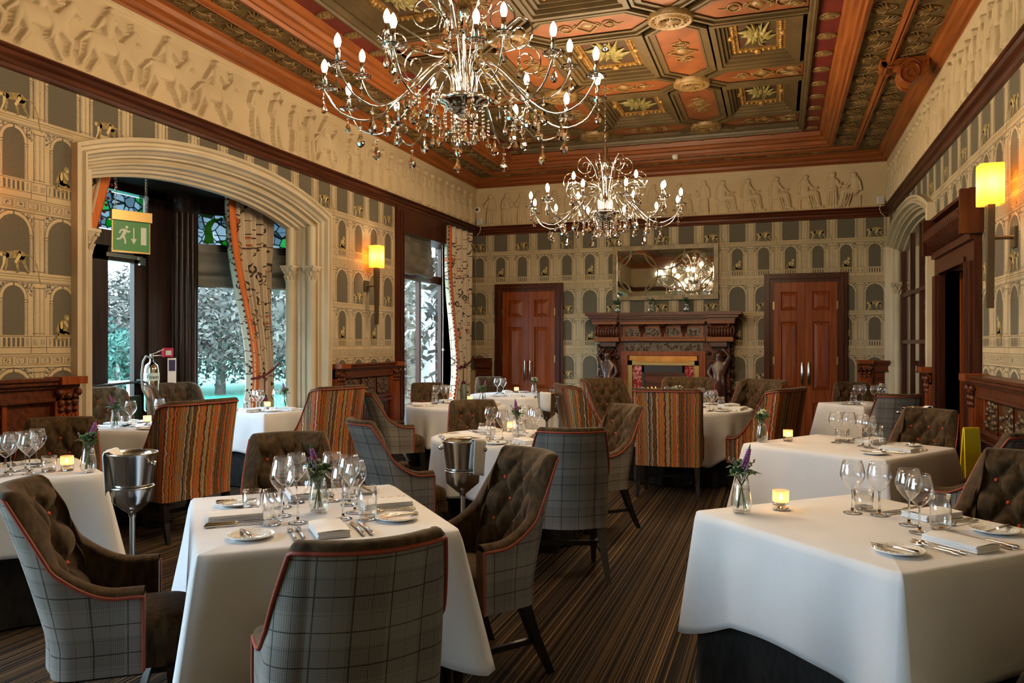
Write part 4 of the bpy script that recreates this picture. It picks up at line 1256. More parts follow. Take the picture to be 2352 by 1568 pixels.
for k in range(13):
    th_ = R(54-3.0*k); dd = 36+4*math.sin(k*2.3)
    o = obj('garden_tree', TM[k%2], None, (-dd*math.sin(th_), dd*math.cos(th_), -.55), k*1.3); s = 1.0+.25*math.sin(k*1.7); o.scale=(1.15,1.15,s)
    tag(o, 'brownish grey tree beyond the lawn outside the windows', 'tree', 'trees beyond the lawn')
for k,(th_,dd,s) in enumerate(((47.8,30,1.2),(45.2,27,.9),(26.2,22,1.5),(24.8,26,1.8))):
    o = obj('garden_shrub', TM[2], None, (-dd*math.sin(R(th_)), dd*math.cos(R(th_)), -.55), k); o.scale=(s,s,s)
    tag(o, ['teal green shrub seen through the garden door','lower teal shrub behind the white railing','teal shrub beyond the outside stairs','taller teal shrub far beyond the outside stairs'][k], 'shrub')
for k,(th_,dd) in enumerate(((27.0,16),(25.6,19))):
    o = obj('garden_tree', TM[k], None, (-dd*math.sin(R(th_)), dd*math.cos(R(th_)), -.55), k); tag(o, 'brownish grey tree close behind the outside stairs', 'tree', 'trees behind the outside stairs')
# white railing on the terrace
rt = thing('terrace_railing', 'white metal railing outside the garden door', 'railing', (-8.0,0,0))
m = MB(); m.box(-.025,.025,4.5,9.0,.93,.98); m.box(-.02,.02,4.5,9.0,.08,.12); m.build('handrail', WHITE, rt)
BAL = MB().box(-.014,.014,-.014,.014,-.06,.94).mesh('baluster', WHITE)
for k in range(16): obj('baluster', BAL, rt, (0,4.5+.3*k,0))
st = thing('outside_staircase', 'white metal staircase with railing outside the corner window', 'staircase', (0,0,0))
MB().box(-6.42,-6.18,13.48,13.72,-.5,4.6).build('post', WHITE, st)
m = MB()
def strg(xx, z0): 
    m.prism([(12.3,z0+.55),(14.8,z0+2.37),(14.8,z0+2.62),(12.3,z0+.80)], xx, xx+.05, lambda a,b,c:(c,a,b))
strg(-6.70,.0); strg(-7.5,.0)
m.build('stringer', WHITE, st)
TR = MB().box(-7.5,-6.68,0,.27,0,.04).mesh('tread', WHITE)
for k in range(10): obj('tread', TR, st, (0,12.35+.25*k,.72+.182*k))
m = MB(); m.tube([(-6.68,12.3,1.65),(-6.68,14.8,3.47)], .025, 8); m.tube([(-6.68,12.3,1.25),(-6.68,14.8,3.07)], .015, 6); m.build('handrail', WHITE, st)
BL2 = MB().box(-6.692,-6.668,-.012,.012,0,.95).mesh('baluster', WHITE)
for k in range(11): obj('baluster', BL2, st, (0,12.4+.24*k,.80+.175*k))
m = MB(); m.tube([(-6.6,11.6,.2+.55*math.sin(PI*i/12)) if False else (-6.6, 11.7+1.3*i/12, .95-.9*(i/12)**1.6) for i in range(13)], .02, 6); m.tube([(-6.6,11.6,.98),(-6.6,13.4,.98)], .02, 6)
for k in range(6): m.tube([(-6.6,11.7+.3*k,-.06),(-6.6,11.7+.3*k,.98)], .012, 6)
m.build('lower_rail', WHITE, st)

# ------------------------------------------------------------------ curtains
def curtain(name, label, fr, edge0, edge1, ztop, zbot, trim_side, folds=9, tie=None, tassel=False):
    """fr(u, out, z); edge0/edge1 functions of z giving the two sides"""
    root = thing(name, label, 'curtain')
    nu, nv = folds*8+1, 46
    zs = [ztop-(ztop-zbot)*j/(nv-1) for j in range(nv)]
    def amp(z, w_): return min(.062, .07*w_/.5+.014)
    def pt(i, j):
        z = zs[j]; a, b = edge0(z), edge1(z); t = i/(nu-1); wv = b-a
        ph = t*folds*2*PI
        return fr(a+wv*t+.012*math.sin(ph*2), .03+amp(z,wv)*(math.sin(ph)+.35*math.sin(ph*.5+1.0+z*.7)), z)
    mb = MB(); mb.grid(pt, nu, nv, uv=lambda i,j: (.95*i/(nu-1), zs[j]))
    c = mb.build('curtain_cloth', FLORAL, root)
    sm = c.modifiers.new('s','SOLIDIFY'); sm.thickness=.004
    e = edge0 if trim_side == 0 else edge1; s = 1 if trim_side == 0 else -1
    tw = .125
    t = MB(); t.grid(lambda i,j: fr(e(zs[j])-s*.012+s*tw*i/4, .075+.012*math.sin(i*1.2), zs[j]), 5, nv)
    to = t.build('orange_band', ORANGE, root); sm = to.modifiers.new('s','SOLIDIFY'); sm.thickness=.004
    pm = MB().ball((0,0,0),.014,6).mesh('pompom', POM)
    z = ztop-.03
    while z > zbot+.05:
        obj('pompom', pm, root, fr(e(z)-s*.03, .08, z)); z -= .062
    if tie:
        a, b = edge0(tie), edge1(tie)
        t = MB(); t.tube([fr(a-.02+(b-a+.06)*i/10, .10-.04*(i/10-.5)**2, tie-.03+.16*(i/10 if trim_side==0 else 1-i/10)**2) for i in range(11)], .014, 8); t.build('tieback', POM, root)
        if tassel:
            x = a+.12 if trim_side==0 else b-.12
            g = MB(); p=fr(x,.14,tie-.02); g.tube([p,(p[0],p[1],p[2]-.22)], .006, 6); 
            g.ball((p[0],p[1],p[2]-.25),.035,10); g.build('tassel_head', POM, root)
            g = MB(); g.lathe([(.028,-.27),(.045,-.33),(.05,-.40),(.055,-.62),(.001,-.62)],14,p); g.build('tassel_skirt', TASSEL, root)
    return root
frc = lambda u,o,z: (-5.61+o, u, z)
curtain('floral_curtain', 'floral cream curtain tied back at the far side of the bay arch', frc,
    lambda z: 6.98+.40*smooth01(3.1,1.15,z)**1.3-(.22*smooth01(1.05,.2,z)), lambda z: 7.80-.06*math.sin(PI*smooth01(3.0,.9,z)), 3.08, .03, 0, 8, 1.10, True)
curtain('floral_curtain', 'floral curtain with orange edge behind the near arch jamb', frc,
    lambda z: 4.74, lambda z: 5.42-.36*smooth01(3.05,1.65,z)**.8+.1*smooth01(1.2,.3,z), 3.06, .03, 1, 5, 1.35)
fw = lambda u,o,z: (XL+.07+o, u, z)
curtain('floral_curtain', 'floral curtain with wide orange edge and tassel by the corner window', fw,
    lambda z: 11.32+.30*smooth01(2.9,1.1,z)**1.3-.26*smooth01(1.05,.1,z), lambda z: 12.30-.02*smooth01(2.5,1.0,z)+.05*smooth01(1.0,.1,z), 3.30, .03, 0, 8, 1.10, True)
m = MB()
for k in range(12): m.tube([(XL+.12,11.36+.08*k,3.335),(XL+.12,11.36+.08*k,3.30)], .012, 6)
m.tube([(XL+.12,11.25,3.335),(XL+.12,12.4,3.335)], .012, 8)
tag(m.build('curtain_rail', BLACK), 'black curtain rail under the picture rail by the corner', 'curtain rail')

# ------------------------------------------------------------------ signs and safety things in the bay
es = thing('exit_sign', 'green hanging emergency exit sign with running man and arrow', 'sign', (-5.42,5.52,2.19), R(-24))
es.scale = (.86,.86,.86)
# local: faces +x, u runs along +y
m = MB(); m.box(-.035,.035,-.20,.20,.40,.50); m.build('lamp_housing', BRASS, es)
m = MB(); m.box(-.006,.006,-.185,.185,.09,.40); m.build('sign_panel', SIGNG, es)
m = MB(); m.box(-.009,.009,-.19,.19,.075,.092); m.box(-.009,.009,-.19,-.183,.09,.40); m.box(-.009,.009,.183,.19,.09,.40); m.build('sign_edge', BRASS, es)
m = MB(); X_=.0075
def fl(poly): m.add([(X_,a,b) for a,b in poly],[tuple(range(len(poly)))])
fl(circ(-.045,.335,.015,.015,10))
fl(seg(-.055,.305,-.085,.245,.018,.014)); fl(seg(-.060,.310,-.025,.285,.009)); fl(seg(-.025,.285,-.012,.300,.007)); fl(seg(-.065,.310,-.105,.300,.009)); fl(seg(-.105,.300,-.118,.268,.007))
fl(seg(-.083,.250,-.062,.205,.012,.009)); fl(seg(-.062,.205,-.060,.165,.009)); fl(seg(-.086,.248,-.110,.212,.012,.009)); fl(seg(-.110,.212,-.145,.208,.009))
fl(rect(.018,.030,.21,.335)); fl([(-.006,.222),(.024,.165),(.054,.222)]); fl(rect(.095,.150,.165,.345))
m.build('exit_pictogram', SIGNW, es)
m = MB()
for y in (-.15,.15):
    z = .50
    while z < .98: m.tube([(0,y+.010*math.cos(a),z+.018*math.sin(a)) for a in [2*PI*i/8 for i in range(8)]], .003, 4, closed=True); z += .03
m.build('chain', STEEL, es)
m = MB(); m.ball((.0,-.21,.40),.006,6); m.build('indicator_lamp', emit('red_led',(1,.02,.05),6), es)
# fire extinguisher on a bracket by the bay column
fe = thing('fire_extinguisher', 'chrome foam fire extinguisher mounted beside the bay column', 'fire extinguisher', (BX+.20, 6.60, .74))
m = MB(); m.lathe([(.001,0),(.07,.005),(.076,.03),(.076,.44),(.066,.49),(.035,.52),(.022,.53),(.022,.56),(.001,.56)], 24); m.build('cylinder_body', CHROME, fe)
m = MB(); m.lathe([(.0775,.33),(.0775,.41)], 24); lb = m.build('label_band', SIGNW, fe)
m = MB(); m.tube([(0,0,.55),(0,0,.60)],.018,8); m.tube([(0,-.02,.60),(.02,.05,.625),(.04,.13,.66)], .010, 6); m.tube([(0,-.02,.585),(.02,.05,.59),(.03,.12,.59)], .008, 6); m.build('lever', STEEL, fe)
m = MB(); m.tube([(.0,-.02,.57),(.02,-.10,.585),(.04,-.16,.53),(.05,-.19,.40),(.05,-.18,.26),(.05,-.12,.16),(.05,-.085,.12)], .010, 8); m.build('hose', principled('grey_hose',(.30,.30,.28),.5), fe)
m = MB(); m.box(-.18,-.05,-.02,.02,.30,.34); m.build('wall_bracket', BLACK, fe)
fc = bpy.data.curves.new('foam_text','FONT'); fc.body = 'Foam'; fc.size = .052; fc.align_x='CENTER'; fc.extrude=.0006; fc.materials.append(BLACK)
_t = bpy.data.objects.new('foam_lettering', fc); sc.collection.objects.link(_t); bpy.context.view_layer.update(); _me = bpy.data.meshes.new_from_object(_t.evaluated_get(bpy.context.evaluated_depsgraph_get())); bpy.data.objects.remove(_t, do_unlink=True)
ft = obj('foam_lettering', _me, fe); ft.location = (.062,-.050,.352); ft.rotation_euler = (R(90),0,R(51))
m = MB(); m.rbox(-.02,.03,-.055,.055,-.05,.05,.008); cp = tag(m.build('fire_call_point', REDPL, None, (BX+.22,6.80,1.36), R(-25)), 'red square fire alarm call point on the bay column', 'alarm')
m = MB(); m.box(.03,.034,-.030,.030,-.028,.022); m.build('call_point_window', SIGNW, cp)
m = MB(); m.box(-.004,.004,-.045,.045,-.19,.13); sg = tag(m.build('extinguisher_notice', WHITE, None, (BX+.21,6.88,1.17), R(-25)), 'small white extinguisher notice on the bay column', 'notice')
m = MB(); m.box(.004,.006,-.035,.035,-.01,.11); m.build('notice_panel', principled('notice_navy',(.03,.02,.10),.5), sg)

# ------------------------------------------------------------------ security bits in the back corners
cc = thing('security_camera', 'white dome security camera in the frieze corner above the curtain', 'camera', (XL+.05,YB-.06,3.78))
m = MB(); m.lathe([(.001,.0),(.065,.0),(.068,.015),(.05,.04),(.001,.045)],18); o=m.build('dome_base', WPLAST, cc); o.rotation_euler=(R(90),0,R(22))
m = MB(); m.ball((.010,-.045,-.006),.026,10); m.build('lens', BLACK, cc)
def sensor(x, y, label, s):
    t = thing('motion_sensor', label, 'sensor', (x,y,3.50))
    m = MB(); m.rbox(-.055,.055,-.04,.03,.0,.12,.012); m.build('sensor_body', WPLAST, t)
    m = MB(); m.rbox(-.042,.042,-.046,-.03,.02,.10,.006); m.build('sensor_face', principled('sensor_grey',(.45,.44,.46),.4), t)
    m = MB(); m.tube([(0,0,0),(s*.02,-.01,-.06),(s*.0,.0,-.12),(-s*.06,.02,-.18)], .005, 6); m.build('sensor_cable', WPLAST, t)
sensor(XL+.12,YB-.12,'white motion sensor with cable in the corner by the curtain',1)
sensor(XR-.13,YB-.12,'white motion sensor with cable in the corner above the mirror arch',-1)

# ------------------------------------------------------------------ fireplace
FC, FYF = -1.735, YB-.40
fp = thing('fireplace', 'carved dark mahogany fireplace with caryatids, red tiles and brass surround', 'fireplace', (FC,YB,0))
def fb(mb, x0,x1,d0,d1,z0,z1): mb.box(x0,x1,-d1,-d0,z0,z1)   # d = distance out from the wall
m = MB()
for hw,d,z0,z1 in ((1.19,.46,1.90,1.945),(1.16,.43,1.87,1.90),(1.13,.40,1.845,1.87),(1.07,.36,1.80,1.845)): fb(m,-hw,hw,0,d,z0,z1)
for s in (-1,1):
    for hw0,hw1,d,z0,z1 in ((.66,1.20,.49,1.90,1.95),(.68,1.16,.46,1.86,1.90),(.70,1.11,.42,1.80,1.86)): fb(m,*sorted((s*hw0,s*hw1)),0,d,z0,z1)
m.build('mantel_shelf', MAHOGX, fp)
m = MB(); fb(m,-.66,.66,0,.38,1.765,1.80); 
for s in (-1,1): fb(m,*sorted((s*.70,s*1.10)),0,.425,1.765,1.80)
m.build('cornice_strip', CORNX, fp)
m = MB(); fb(m,-1.06,1.06,0,.22,1.48,1.80); fb(m,-1.02,1.02,0,.20,.0,1.5)
fb(m,-1.06,-.66,0,.30,.0,.25); fb(m,.66,1.06,0,.30,.0,.25); m.build('overmantel_back', MAHOGX, fp)
m = MB(); fb(m,-.66,.66,0,.31,1.50,1.545); fb(m,-.66,.66,0,.33,1.545,1.56)
for s in (-1,1): fb(m,*sorted((s*.68,s*1.08)),0,.37,1.49,1.56)
m.build('ledge', CORNX, fp)
for k in range(4):
    xc = -.49+.327*k
    p = MB(); fb(p,xc-.115,xc+.115,.21,.225,1.57,1.70)
    for i in range(22): p.ball((xc-.10+.20*rng.rand(), -.228, 1.58+.11*rng.rand()), .008+.010*rng.rand(), 6)
    p.build('carved_panel', GOLDDARK, fp)
    f = MB(); f.ring([(xc-.14,1.56),(xc+.14,1.56),(xc+.14,1.76),(xc-.14,1.76)],[(xc-.115,1.575),(xc+.115,1.575),(xc+.115,1.70),(xc-.115,1.70)],-.245,-.2,lambda a,b,c:(a,c,b)); f.build('panel_frame', CORNX, fp)
for k in range(3):
    xc = -.325+.327*k
    b = MB(); b.prism([(-.20,1.58),(-.20,1.80),(-.36,1.80),(-.36,1.76),(-.33,1.73),(-.27,1.70),(-.25,1.66),(-.24,1.58)], xc-.045, xc+.045, lambda a,bb,c:(c,a,bb)); b.build('bracket', MAHOGZ, fp)
# upper carved consoles above the figures
for s in (-1,1):
    c = MB(); xc = s*.88
    c.rbox(xc-.19,xc+.19,-.37,-.0,1.56,1.77,.05)
    for i in range(9): c.tube([(xc-.17+.0425*i,-.36,1.58),(xc-.17+.0425*i,-.395,1.64),(xc-.17+.0425*i,-.37,1.70)], .018, 6)
    for i in range(9):
        a = PI*i/8; c.ball((xc-.14*math.cos(a), -.385, 1.745-.05*math.sin(a)), .024, 6)
    for i in range(5): c.tube([(xc+s*.19,-.05-.07*i,1.58),(xc+s*.215,-.05-.07*i,1.66),(xc+s*.19,-.05-.07*i,1.74)], .018, 6)
    c.build('carved_console', MAHOGX, fp)
# caryatid figures
def caryatid(s):
    xc = s*.86
    pts = {'pel':(0,-.30,.80),'belly':(0,-.31,.93),'chest':(0,-.315,1.08),'neck':(0,-.31,1.19),'head':(s*.015,-.315,1.275),'crown':(s*.01,-.31,1.34),
           'shL':(-.10,-.31,1.13),'elL':(-.17,-.33,1.26),'haL':(-.05,-.33,1.385),'shR':(.10,-.31,1.13),'elR':(.15,-.33,.99),'haR':(.06,-.36,.90),
           'th':(0,-.27,.62),'kn':(0,-.24,.42),'ft':(0,-.23,.24)}
    if s > 0:
        for a in ('shL','elL','haL','shR','elR','haR'):
            x,y,z = pts[a]; pts[a] = (-x,y,z)
    rad = {'pel':.12,'belly':.085,'chest':.115,'neck':.042,'head':.070,'crown':.05,'shL':.052,'elL':.038,'haL':.032,'shR':.052,'elR':.038,'haR':.032,'th':.13,'kn':.11,'ft':.13}
    names = list(pts); ed = [('pel','belly'),('belly','chest'),('chest','neck'),('neck','head'),('head','crown'),('chest','shL'),('shL','elL'),('elL','haL'),('chest','shR'),('shR','elR'),('elR','haR'),('pel','th'),('th','kn'),('kn','ft')]
    me = bpy.data.meshes.new('caryatid')
    me.from_pydata([(xc+pts[n][0],pts[n][1],pts[n][2]) for n in names], [(names.index(a),names.index(b)) for a,b in ed], [])
    me.materials.append(CARY)
    o = obj('caryatid', me, fp)
    sk = o.modifiers.new('skin','SKIN')
    if not me.skin_vertices: 
        pass
    for i,n_ in enumerate(names):
        v = me.skin_vertices[0].data[i]; v.radius = (rad[n_],rad[n_]); v.use_root = (i==0)
    sk.use_smooth_shade = True
    o.modifiers.new('sub','SUBSURF').levels = 2; o.modifiers['sub'].render_levels = 2
    c = MB()
    for i in range(46):
        c.ball((xc+.17*(rng.rand()*2-1), -.20-.06*rng.rand(), .28+1.1*rng.rand()), .022+.022*rng.rand(), 6)
    for i in range(14): c.ball((xc+.075*math.cos(i*.9)+s*.012, -.30+.03*math.sin(i*1.7), 1.27+.065*math.sin(i*.9)), .022, 6)     # hair and garland
    c.build('figure_carving', CARY, fp)['kind']='stuff'
    c = MB(); c.rbox(xc-.13,xc+.13,-.36,-.0,1.40,1.49,.015); c.build('figure_capital', CARY, fp)
    p = MB(); p.rbox(xc-.17,xc+.17,-.36,0,.0,.24,.02); p.build('plinth', MAHOGX, fp)
    c = MB()
    for i in range(40): c.ball((s*(1.045+.01*rng.rand()), -.03-.16*rng.rand(), .3+1.15*rng.rand()), .02+.02*rng.rand(), 6)
    c.build('side_carving', CARY, fp)['kind']='stuff'
CARY = varied('polished_carving', (.028,.010,.006), (.085,.026,.012), .30, (20,20,20))
def add_skin_layer(): pass
for s in (-1,1):
    caryatid(s)
# frieze, frames and firebox
m = MB(); fb(m,-.62,.62,.18,.215,1.335,1.475)
for i in range(60): m.ball((-.58+1.16*rng.rand(), -.218, 1.35+.11*rng.rand()), .010+.012*rng.rand(), 6)
m.build('carved_frieze', GOLDDARK, fp)
m = MB(); fb(m,-.66,.66,.0,.26,1.27,1.335); fb(m,-.66,-.56,0,.25,0,1.30); fb(m,.56,.66,0,.25,0,1.30); m.build('inner_frame', REDWOOD, fp)
m = MB(); fb(m,-.53,.53,.16,.245,1.19,1.262); fb(m,-.40,.40,.16,.25,1.165,1.19); m.build('copper_hood', COPPER, fp)
m = MB(); fb(m,-.56,-.49,.15,.225,0,1.185); fb(m,.49,.56,.15,.225,0,1.185); fb(m,-.56,.56,.15,.225,1.115,1.185); m.build('brass_surround', BRASS, fp)
for s in (-1,1):
    for k in range(7):
        m = MB(); m.rbox(*sorted((s*.485,s*.335)),-.205,-.16,.06+.15*k,.205+.15*k,.004); m.build('tile', TILE, fp)
m = MB(); fb(m,-.335,-.30,.0,.21,0,1.115); fb(m,.30,.335,.0,.21,0,1.115); fb(m,-.335,.335,0,.21,1.0,1.115); fb(m,-.335,.335,.0,.02,0,1.1); m.build('firebox', SOOT, fp)
m = MB(); fb(m,-.29,.29,.03,.16,.30,.95); m.build('fire_back', varied('hearth_copper',(.10,.05,.02),(.40,.22,.09),.35,(20,20,20),metal=.7,bump=.6), fp)
m = MB()
for k in range(9):
    x = -.24+.06*k; h = .06+.07*rng.rand()
    m.tube([(x,-.19,.66),(x+.012,-.20,.66+h*.5),(x-.006,-.195,.66+h)], [.022,.016,.002], 6)
m.build('flame', FIREGL, fp)  # glowing tongues stand in for orange-gold reflections in the hearth
m = MB()
for k in range(14): m.ball((-.25+.5*rng.rand(),-.18+.02*rng.rand(),.63+.03*rng.rand()), .03, 6)
m.build('coal', SOOT, fp)
# three little bottles of greenery on the mantel are added with the tableware
# ------------------------------------------------------------------ mirror over the fireplace
mi = thing('overmantel_mirror', 'wide gilt mirror with interlaced circle bars above the mantel', 'mirror', (-1.735,YB-.02,2.60))
mi.rotation_euler = (0,0,0)
MWH, MHH = .84, .44
R4 = lambda hw,hh: [(-hw,-hh),(hw,-hh),(hw,hh),(-hw,hh)]
frm = lambda a,b,c: (a,c,b)
GILT = varied('gilt_wood', (.15,.10,.04), (.26,.18,.075), .45, (10,10,10))
m = MB(); m.ring(R4(MWH,MHH),R4(MWH-.07,MHH-.07),-.045,0,frm); m.build('mirror_frame', GILT, mi)
m = MB(); m.prism(R4(MWH-.06,MHH-.06),-.020,-.010,frm); m.build('mirror_pane', MIRROR, mi)
m = MB(); b = MWH-.07; hh = MHH-.07
def arcb(cx,cz,r):
    run=[]
    for i in range(49):
        a=2*PI*i/48; x=cx+r*math.cos(a); z=cz+r*math.sin(a)
        if abs(x)<b and abs(z)<hh: run.append((x,-.030,z))
        else:
            if len(run)>1: m.tube(run,.011,6)
            run=[]
    if len(run)>1: m.tube(run,.011,6)
for cx in (-.43,.43): arcb(cx,0,.32)
for cx in (-.86,0,.86): arcb(cx,hh,.32); arcb(cx,-hh,.32)
m.build('circle_bars', GILT, mi)

# ------------------------------------------------------------------ wall sconces
def sconce(label, y, wx, sgn):
    t = thing('wall_sconce', label, 'wall lamp', (wx, y, 2.56))
    hw, hd = .083, .075; x0 = sgn*.155
    m = MB(); ch=.02
    P8 = [(x0-hd+ch,-hw),(x0+hd-ch,-hw),(x0+hd,-hw+ch),(x0+hd,hw-ch),(x0+hd-ch,hw),(x0-hd+ch,hw),(x0-hd,hw-ch),(x0-hd,-hw+ch)]
    n=len(P8)
    m.add([(a,b,-.14) for a,b in P8]+[(a,b,.14) for a,b in P8], [(i,(i+1)%n,(i+1)%n+n,i+n) for i in range(n)])
    o=m.build('lamp_shade', SHADE, t)
    m = MB(); 
    m.prism([(-.045,-.14),(.045,-.14),(.014,-.86),(-.014,-.86)], -.022, .022, lambda a,b,c:(x0+c, a, b)); m.build('tapered_stem', BRONZE, t)
    m = MB(); m.tube([(0,0,-.37),(x0,0,-.37)],.014,8); m.box(*sorted((0,sgn*.02)),-.06,.06,-.44,-.30); m.build('wall_arm', BRONZE, t)
    m = MB(); m.ball((x0,0,0),.028,10,sz=1.5); m.build('bulb', BULB, t)
    l = bpy.data.lights.new('sconce_light','POINT'); l.energy = 2.0; l.color=(1.0,.55,.20); l.shadow_soft_size=.05
    lo = bpy.data.objects.new('sconce_light', l); sc.collection.objects.link(lo); lo.parent = t; lo.location=(x0,0,.0)
sconce('amber shaded wall lamp on tapered bronze stem beside the bay arch', 8.95, XL, 1)
sconce('amber shaded wall lamp on tapered bronze stem near the carved doorway', 6.28, XR, -1)
sconce('amber shaded wall lamp beyond the picture at the near end of the arch wall', 3.62, XL, 1)
# ================================================================== chandeliers
def pear(s=1.0, n=8):
    m = MB(); m.lathe([(.001,0),(.004*s,-.002*s),(.006*s,-.016*s),(.017*s,-.042*s),(.019*s,-.056*s),(.012*s,-.068*s),(.001,-.074*s)], n, smooth=False)
    m.ball((0,0,.012*s),.008*s,6)
    m.tube([(0,0,.018*s),(0,0,.045*s)],.0015,4)
    return m
PEAR = pear(1.0).mesh('crystal_drop', CRYST)
PEARL = pear(1.35,8).mesh('crystal_drop', CRYST)
def strand(n):
    m = MB()
    for i in range(n): m.ball((0,0,-.022*i),.008,6)
    m.lathe([(.001,-.022*n+.008),(.006,-.022*n-.006),(.018,-.022*n-.036),(.016,-.022*n-.052),(.001,-.022*n-.066)],8,smooth=False)
    return m.mesh('crystal_strand', CRYST)
STR = strand(5)
def bobeche():
    m = MB(); m.lathe([(.014,.0),(.03,-.004),(.055,.006),(.058,.012),(.05,.012),(.03,.004),(.014,.008)], 12, smooth=False); return m.mesh('crystal_dish', CRYST)
DISH = bobeche()
CANDLE = MB().lathe([(.001,0),(.013,0),(.013,.085),(.010,.09),(.001,.09)],10).mesh('candle_tube', CHROME)
BULBM = MB().lathe([(.008,0),(.014,.012),(.0185,.032),(.015,.052),(.006,.070),(.001,.076)],10).mesh('candle_bulb', BULB)
bulb_l = bpy.data.lights.new('bulb_light','POINT'); bulb_l.energy = BULB_W; bulb_l.color = (1.0,.73,.43); bulb_l.shadow_soft_size = .035
def spline(pts, n=22):
    P = [Vector(p) for p in pts]; P = [P[0]*2-P[1]]+P+[P[-1]*2-P[-2]]
    out = []
    segs = len(P)-3
    for s in range(segs):
        a,b,c,d = P[s:s+4]
        for i in range(n//segs+1):
            t = i/(n//segs+1)
            out.append(.5*((2*b)+(-a+c)*t+(2*a-5*b+4*c-d)*t*t+(-a+3*b-3*c+d)*t**3))
    out.append(P[-2]); return out
def arm_mesh(pts, r, name): return MB().tube(spline(pts), r, 7).mesh(name, CHROME)
ARM1 = arm_mesh([(.07,0,.03),(.085,0,.14),(.16,0,.19),(.27,0,.11),(.42,0,-.06),(.56,0,-.14),(.70,0,-.10),(.77,0,-.01),(.79,0,.03)], .0056, 'curved_arm')
ARM2 = arm_mesh([(.06,0,.03),(.08,0,.18),(.14,0,.22),(.24,0,.14),(.36,0,.03),(.46,0,-.01),(.55,0,.03),(.60,0,.12),(.61,0,.155)], .0056, 'curved_arm')
def scroll(reach, rise, turns):
    pts = [(.04,0,.04),(.06,0,.25),(reach*.45,0,rise*.8),(reach*.78,0,rise)]
    c = Vector((reach*.80,0,rise-.10)); r0=.10
    base = spline(pts,14)
    sp = [ (c.x+r0*(1-.72*t)*math.sin(turns*2*PI*t), 0, c.z+r0*(1-.72*t)*math.cos(turns*2*PI*t)) for t in [i/26 for i in range(27)]]
    return MB().tube(base[:-1]+[Vector(p) for p in sp], .005, 6).mesh('scroll_arm', CHROME), sp[-6]
SC1, e1 = scroll(.50,.38,1.35)
SC2, e2 = scroll(.26,.58,1.3)
def chandelier(label, loc):
    t = thing('chandelier', label, 'chandelier', loc)
    m = MB(); m.lathe([(.001,-.085),(.05,-.083),(.075,-.06),(.10,-.055),(.11,-.03),(.14,-.02),(.15,0),(.135,.015),(.09,.02),(.03,.03),(.001,.03)], 28)
    for k in range(26):
        a=2*PI*k/26; m.tube([(.075*math.cos(a),.075*math.sin(a),-.062),(.105*math.cos(a),.105*math.sin(a),-.040)],.006,5)
    m.build('bowl', CHROME, t)
    top = 4.30-loc[2]
    m = MB(); m.lathe([(.02,.02),(.014,.10),(.014,.44),(.03,.46),(.045,.50),(.05,.55),(.02,.60),(.03,.66),(.012,.70),(.012,.74)],12); m.build('column', CHROME, t)
    m = MB(); z=.74; k=0
    while z < top+.28:
        m.tube([((.012*math.cos(a) if k%2 else 0),(0 if k%2 else .012*math.cos(a)),z+.022*math.sin(a)) for a in [2*PI*i/8 for i in range(8)]],.003,4,closed=True); z+=.036; k+=1
    m.build('hanging_chain', CHROME, t)
    m = MB(); m.lathe([(.001,top+.22),(.03,top+.22),(.07,top+.25),(.075,top+.30)],16); m.build('ceiling_plate', CHROME, t)
    def lamp(r, z, a):
        x,y = r*math.cos(a), r*math.sin(a)
        obj('crystal_dish', DISH, t, (x,y,z), a); c = obj('candle_tube', CANDLE, t, (x,y,z+.005)); obj('candle_bulb', BULBM, c, (0,0,.088))
        lo = bpy.data.objects.new('bulb_light', bulb_l); sc.collection.objects.link(lo); lo.parent=t; lo.location=(x,y,z+.13)
    for k in range(12):
        a = R(15+30*k-YAW); obj('curved_arm', ARM1, t, (0,0,0), a); lamp(.79,.03,a)
        obj('crystal_drop', PEAR, t, (.795*math.cos(a),.795*math.sin(a),-.035), a); 
        obj('crystal_drop', PEARL, t, (.59*math.cos(a),.59*math.sin(a),-.195), a)
        obj('crystal_drop', PEARL, t, (.44*math.cos(a),.44*math.sin(a),-.125), a)
        if k%2==0: obj('crystal_strand', STR, t, (.30*math.cos(a),.30*math.sin(a),.02), a)
        else: obj('crystal_strand', STR, t, (.34*math.cos(a),.34*math.sin(a),-.03), a)
    for k in range(6):
        a = R(30+60*k-YAW); obj('curved_arm', ARM2, t, (0,0,0), a); lamp(.61,.155,a)
        obj('crystal_drop', PEAR, t, (.615*math.cos(a),.615*math.sin(a),.085), a); obj('crystal_drop', PEARL, t, (.46*math.cos(a),.46*math.sin(a),-.06), a)
        a2 = R(60*k-YAW); obj('scroll_arm', SC1, t, (0,0,0), a2); obj('crystal_drop', PEARL, t, (.40*math.cos(a2),.40*math.sin(a2),.14), a2)
        a3 = R(30+60*k-YAW+12); obj('scroll_arm', SC2, t, (0,0,0), a3); obj('crystal_drop', PEARL, t, (.21*math.cos(a3),.21*math.sin(a3),.36), a3)
    for k in range(10):
        a = 2*PI*k/10; obj('crystal_strand', STR, t, (.115*math.cos(a),.115*math.sin(a),-.055), a)
    for k in range(5):
        a = 2*PI*k/5; obj('crystal_strand', STR, t, (.06*math.cos(a),.06*math.sin(a),-.09), a)
        obj('crystal_drop', PEARL, t, (.055*math.cos(a),.055*math.sin(a),.46), a)
    return t
chandelier('large chrome crystal chandelier hanging over the front tables', (-1.722,4.23,2.86))
chandelier('smaller-looking chrome crystal chandelier hanging before the fireplace wall', (-1.722,8.15,2.83))

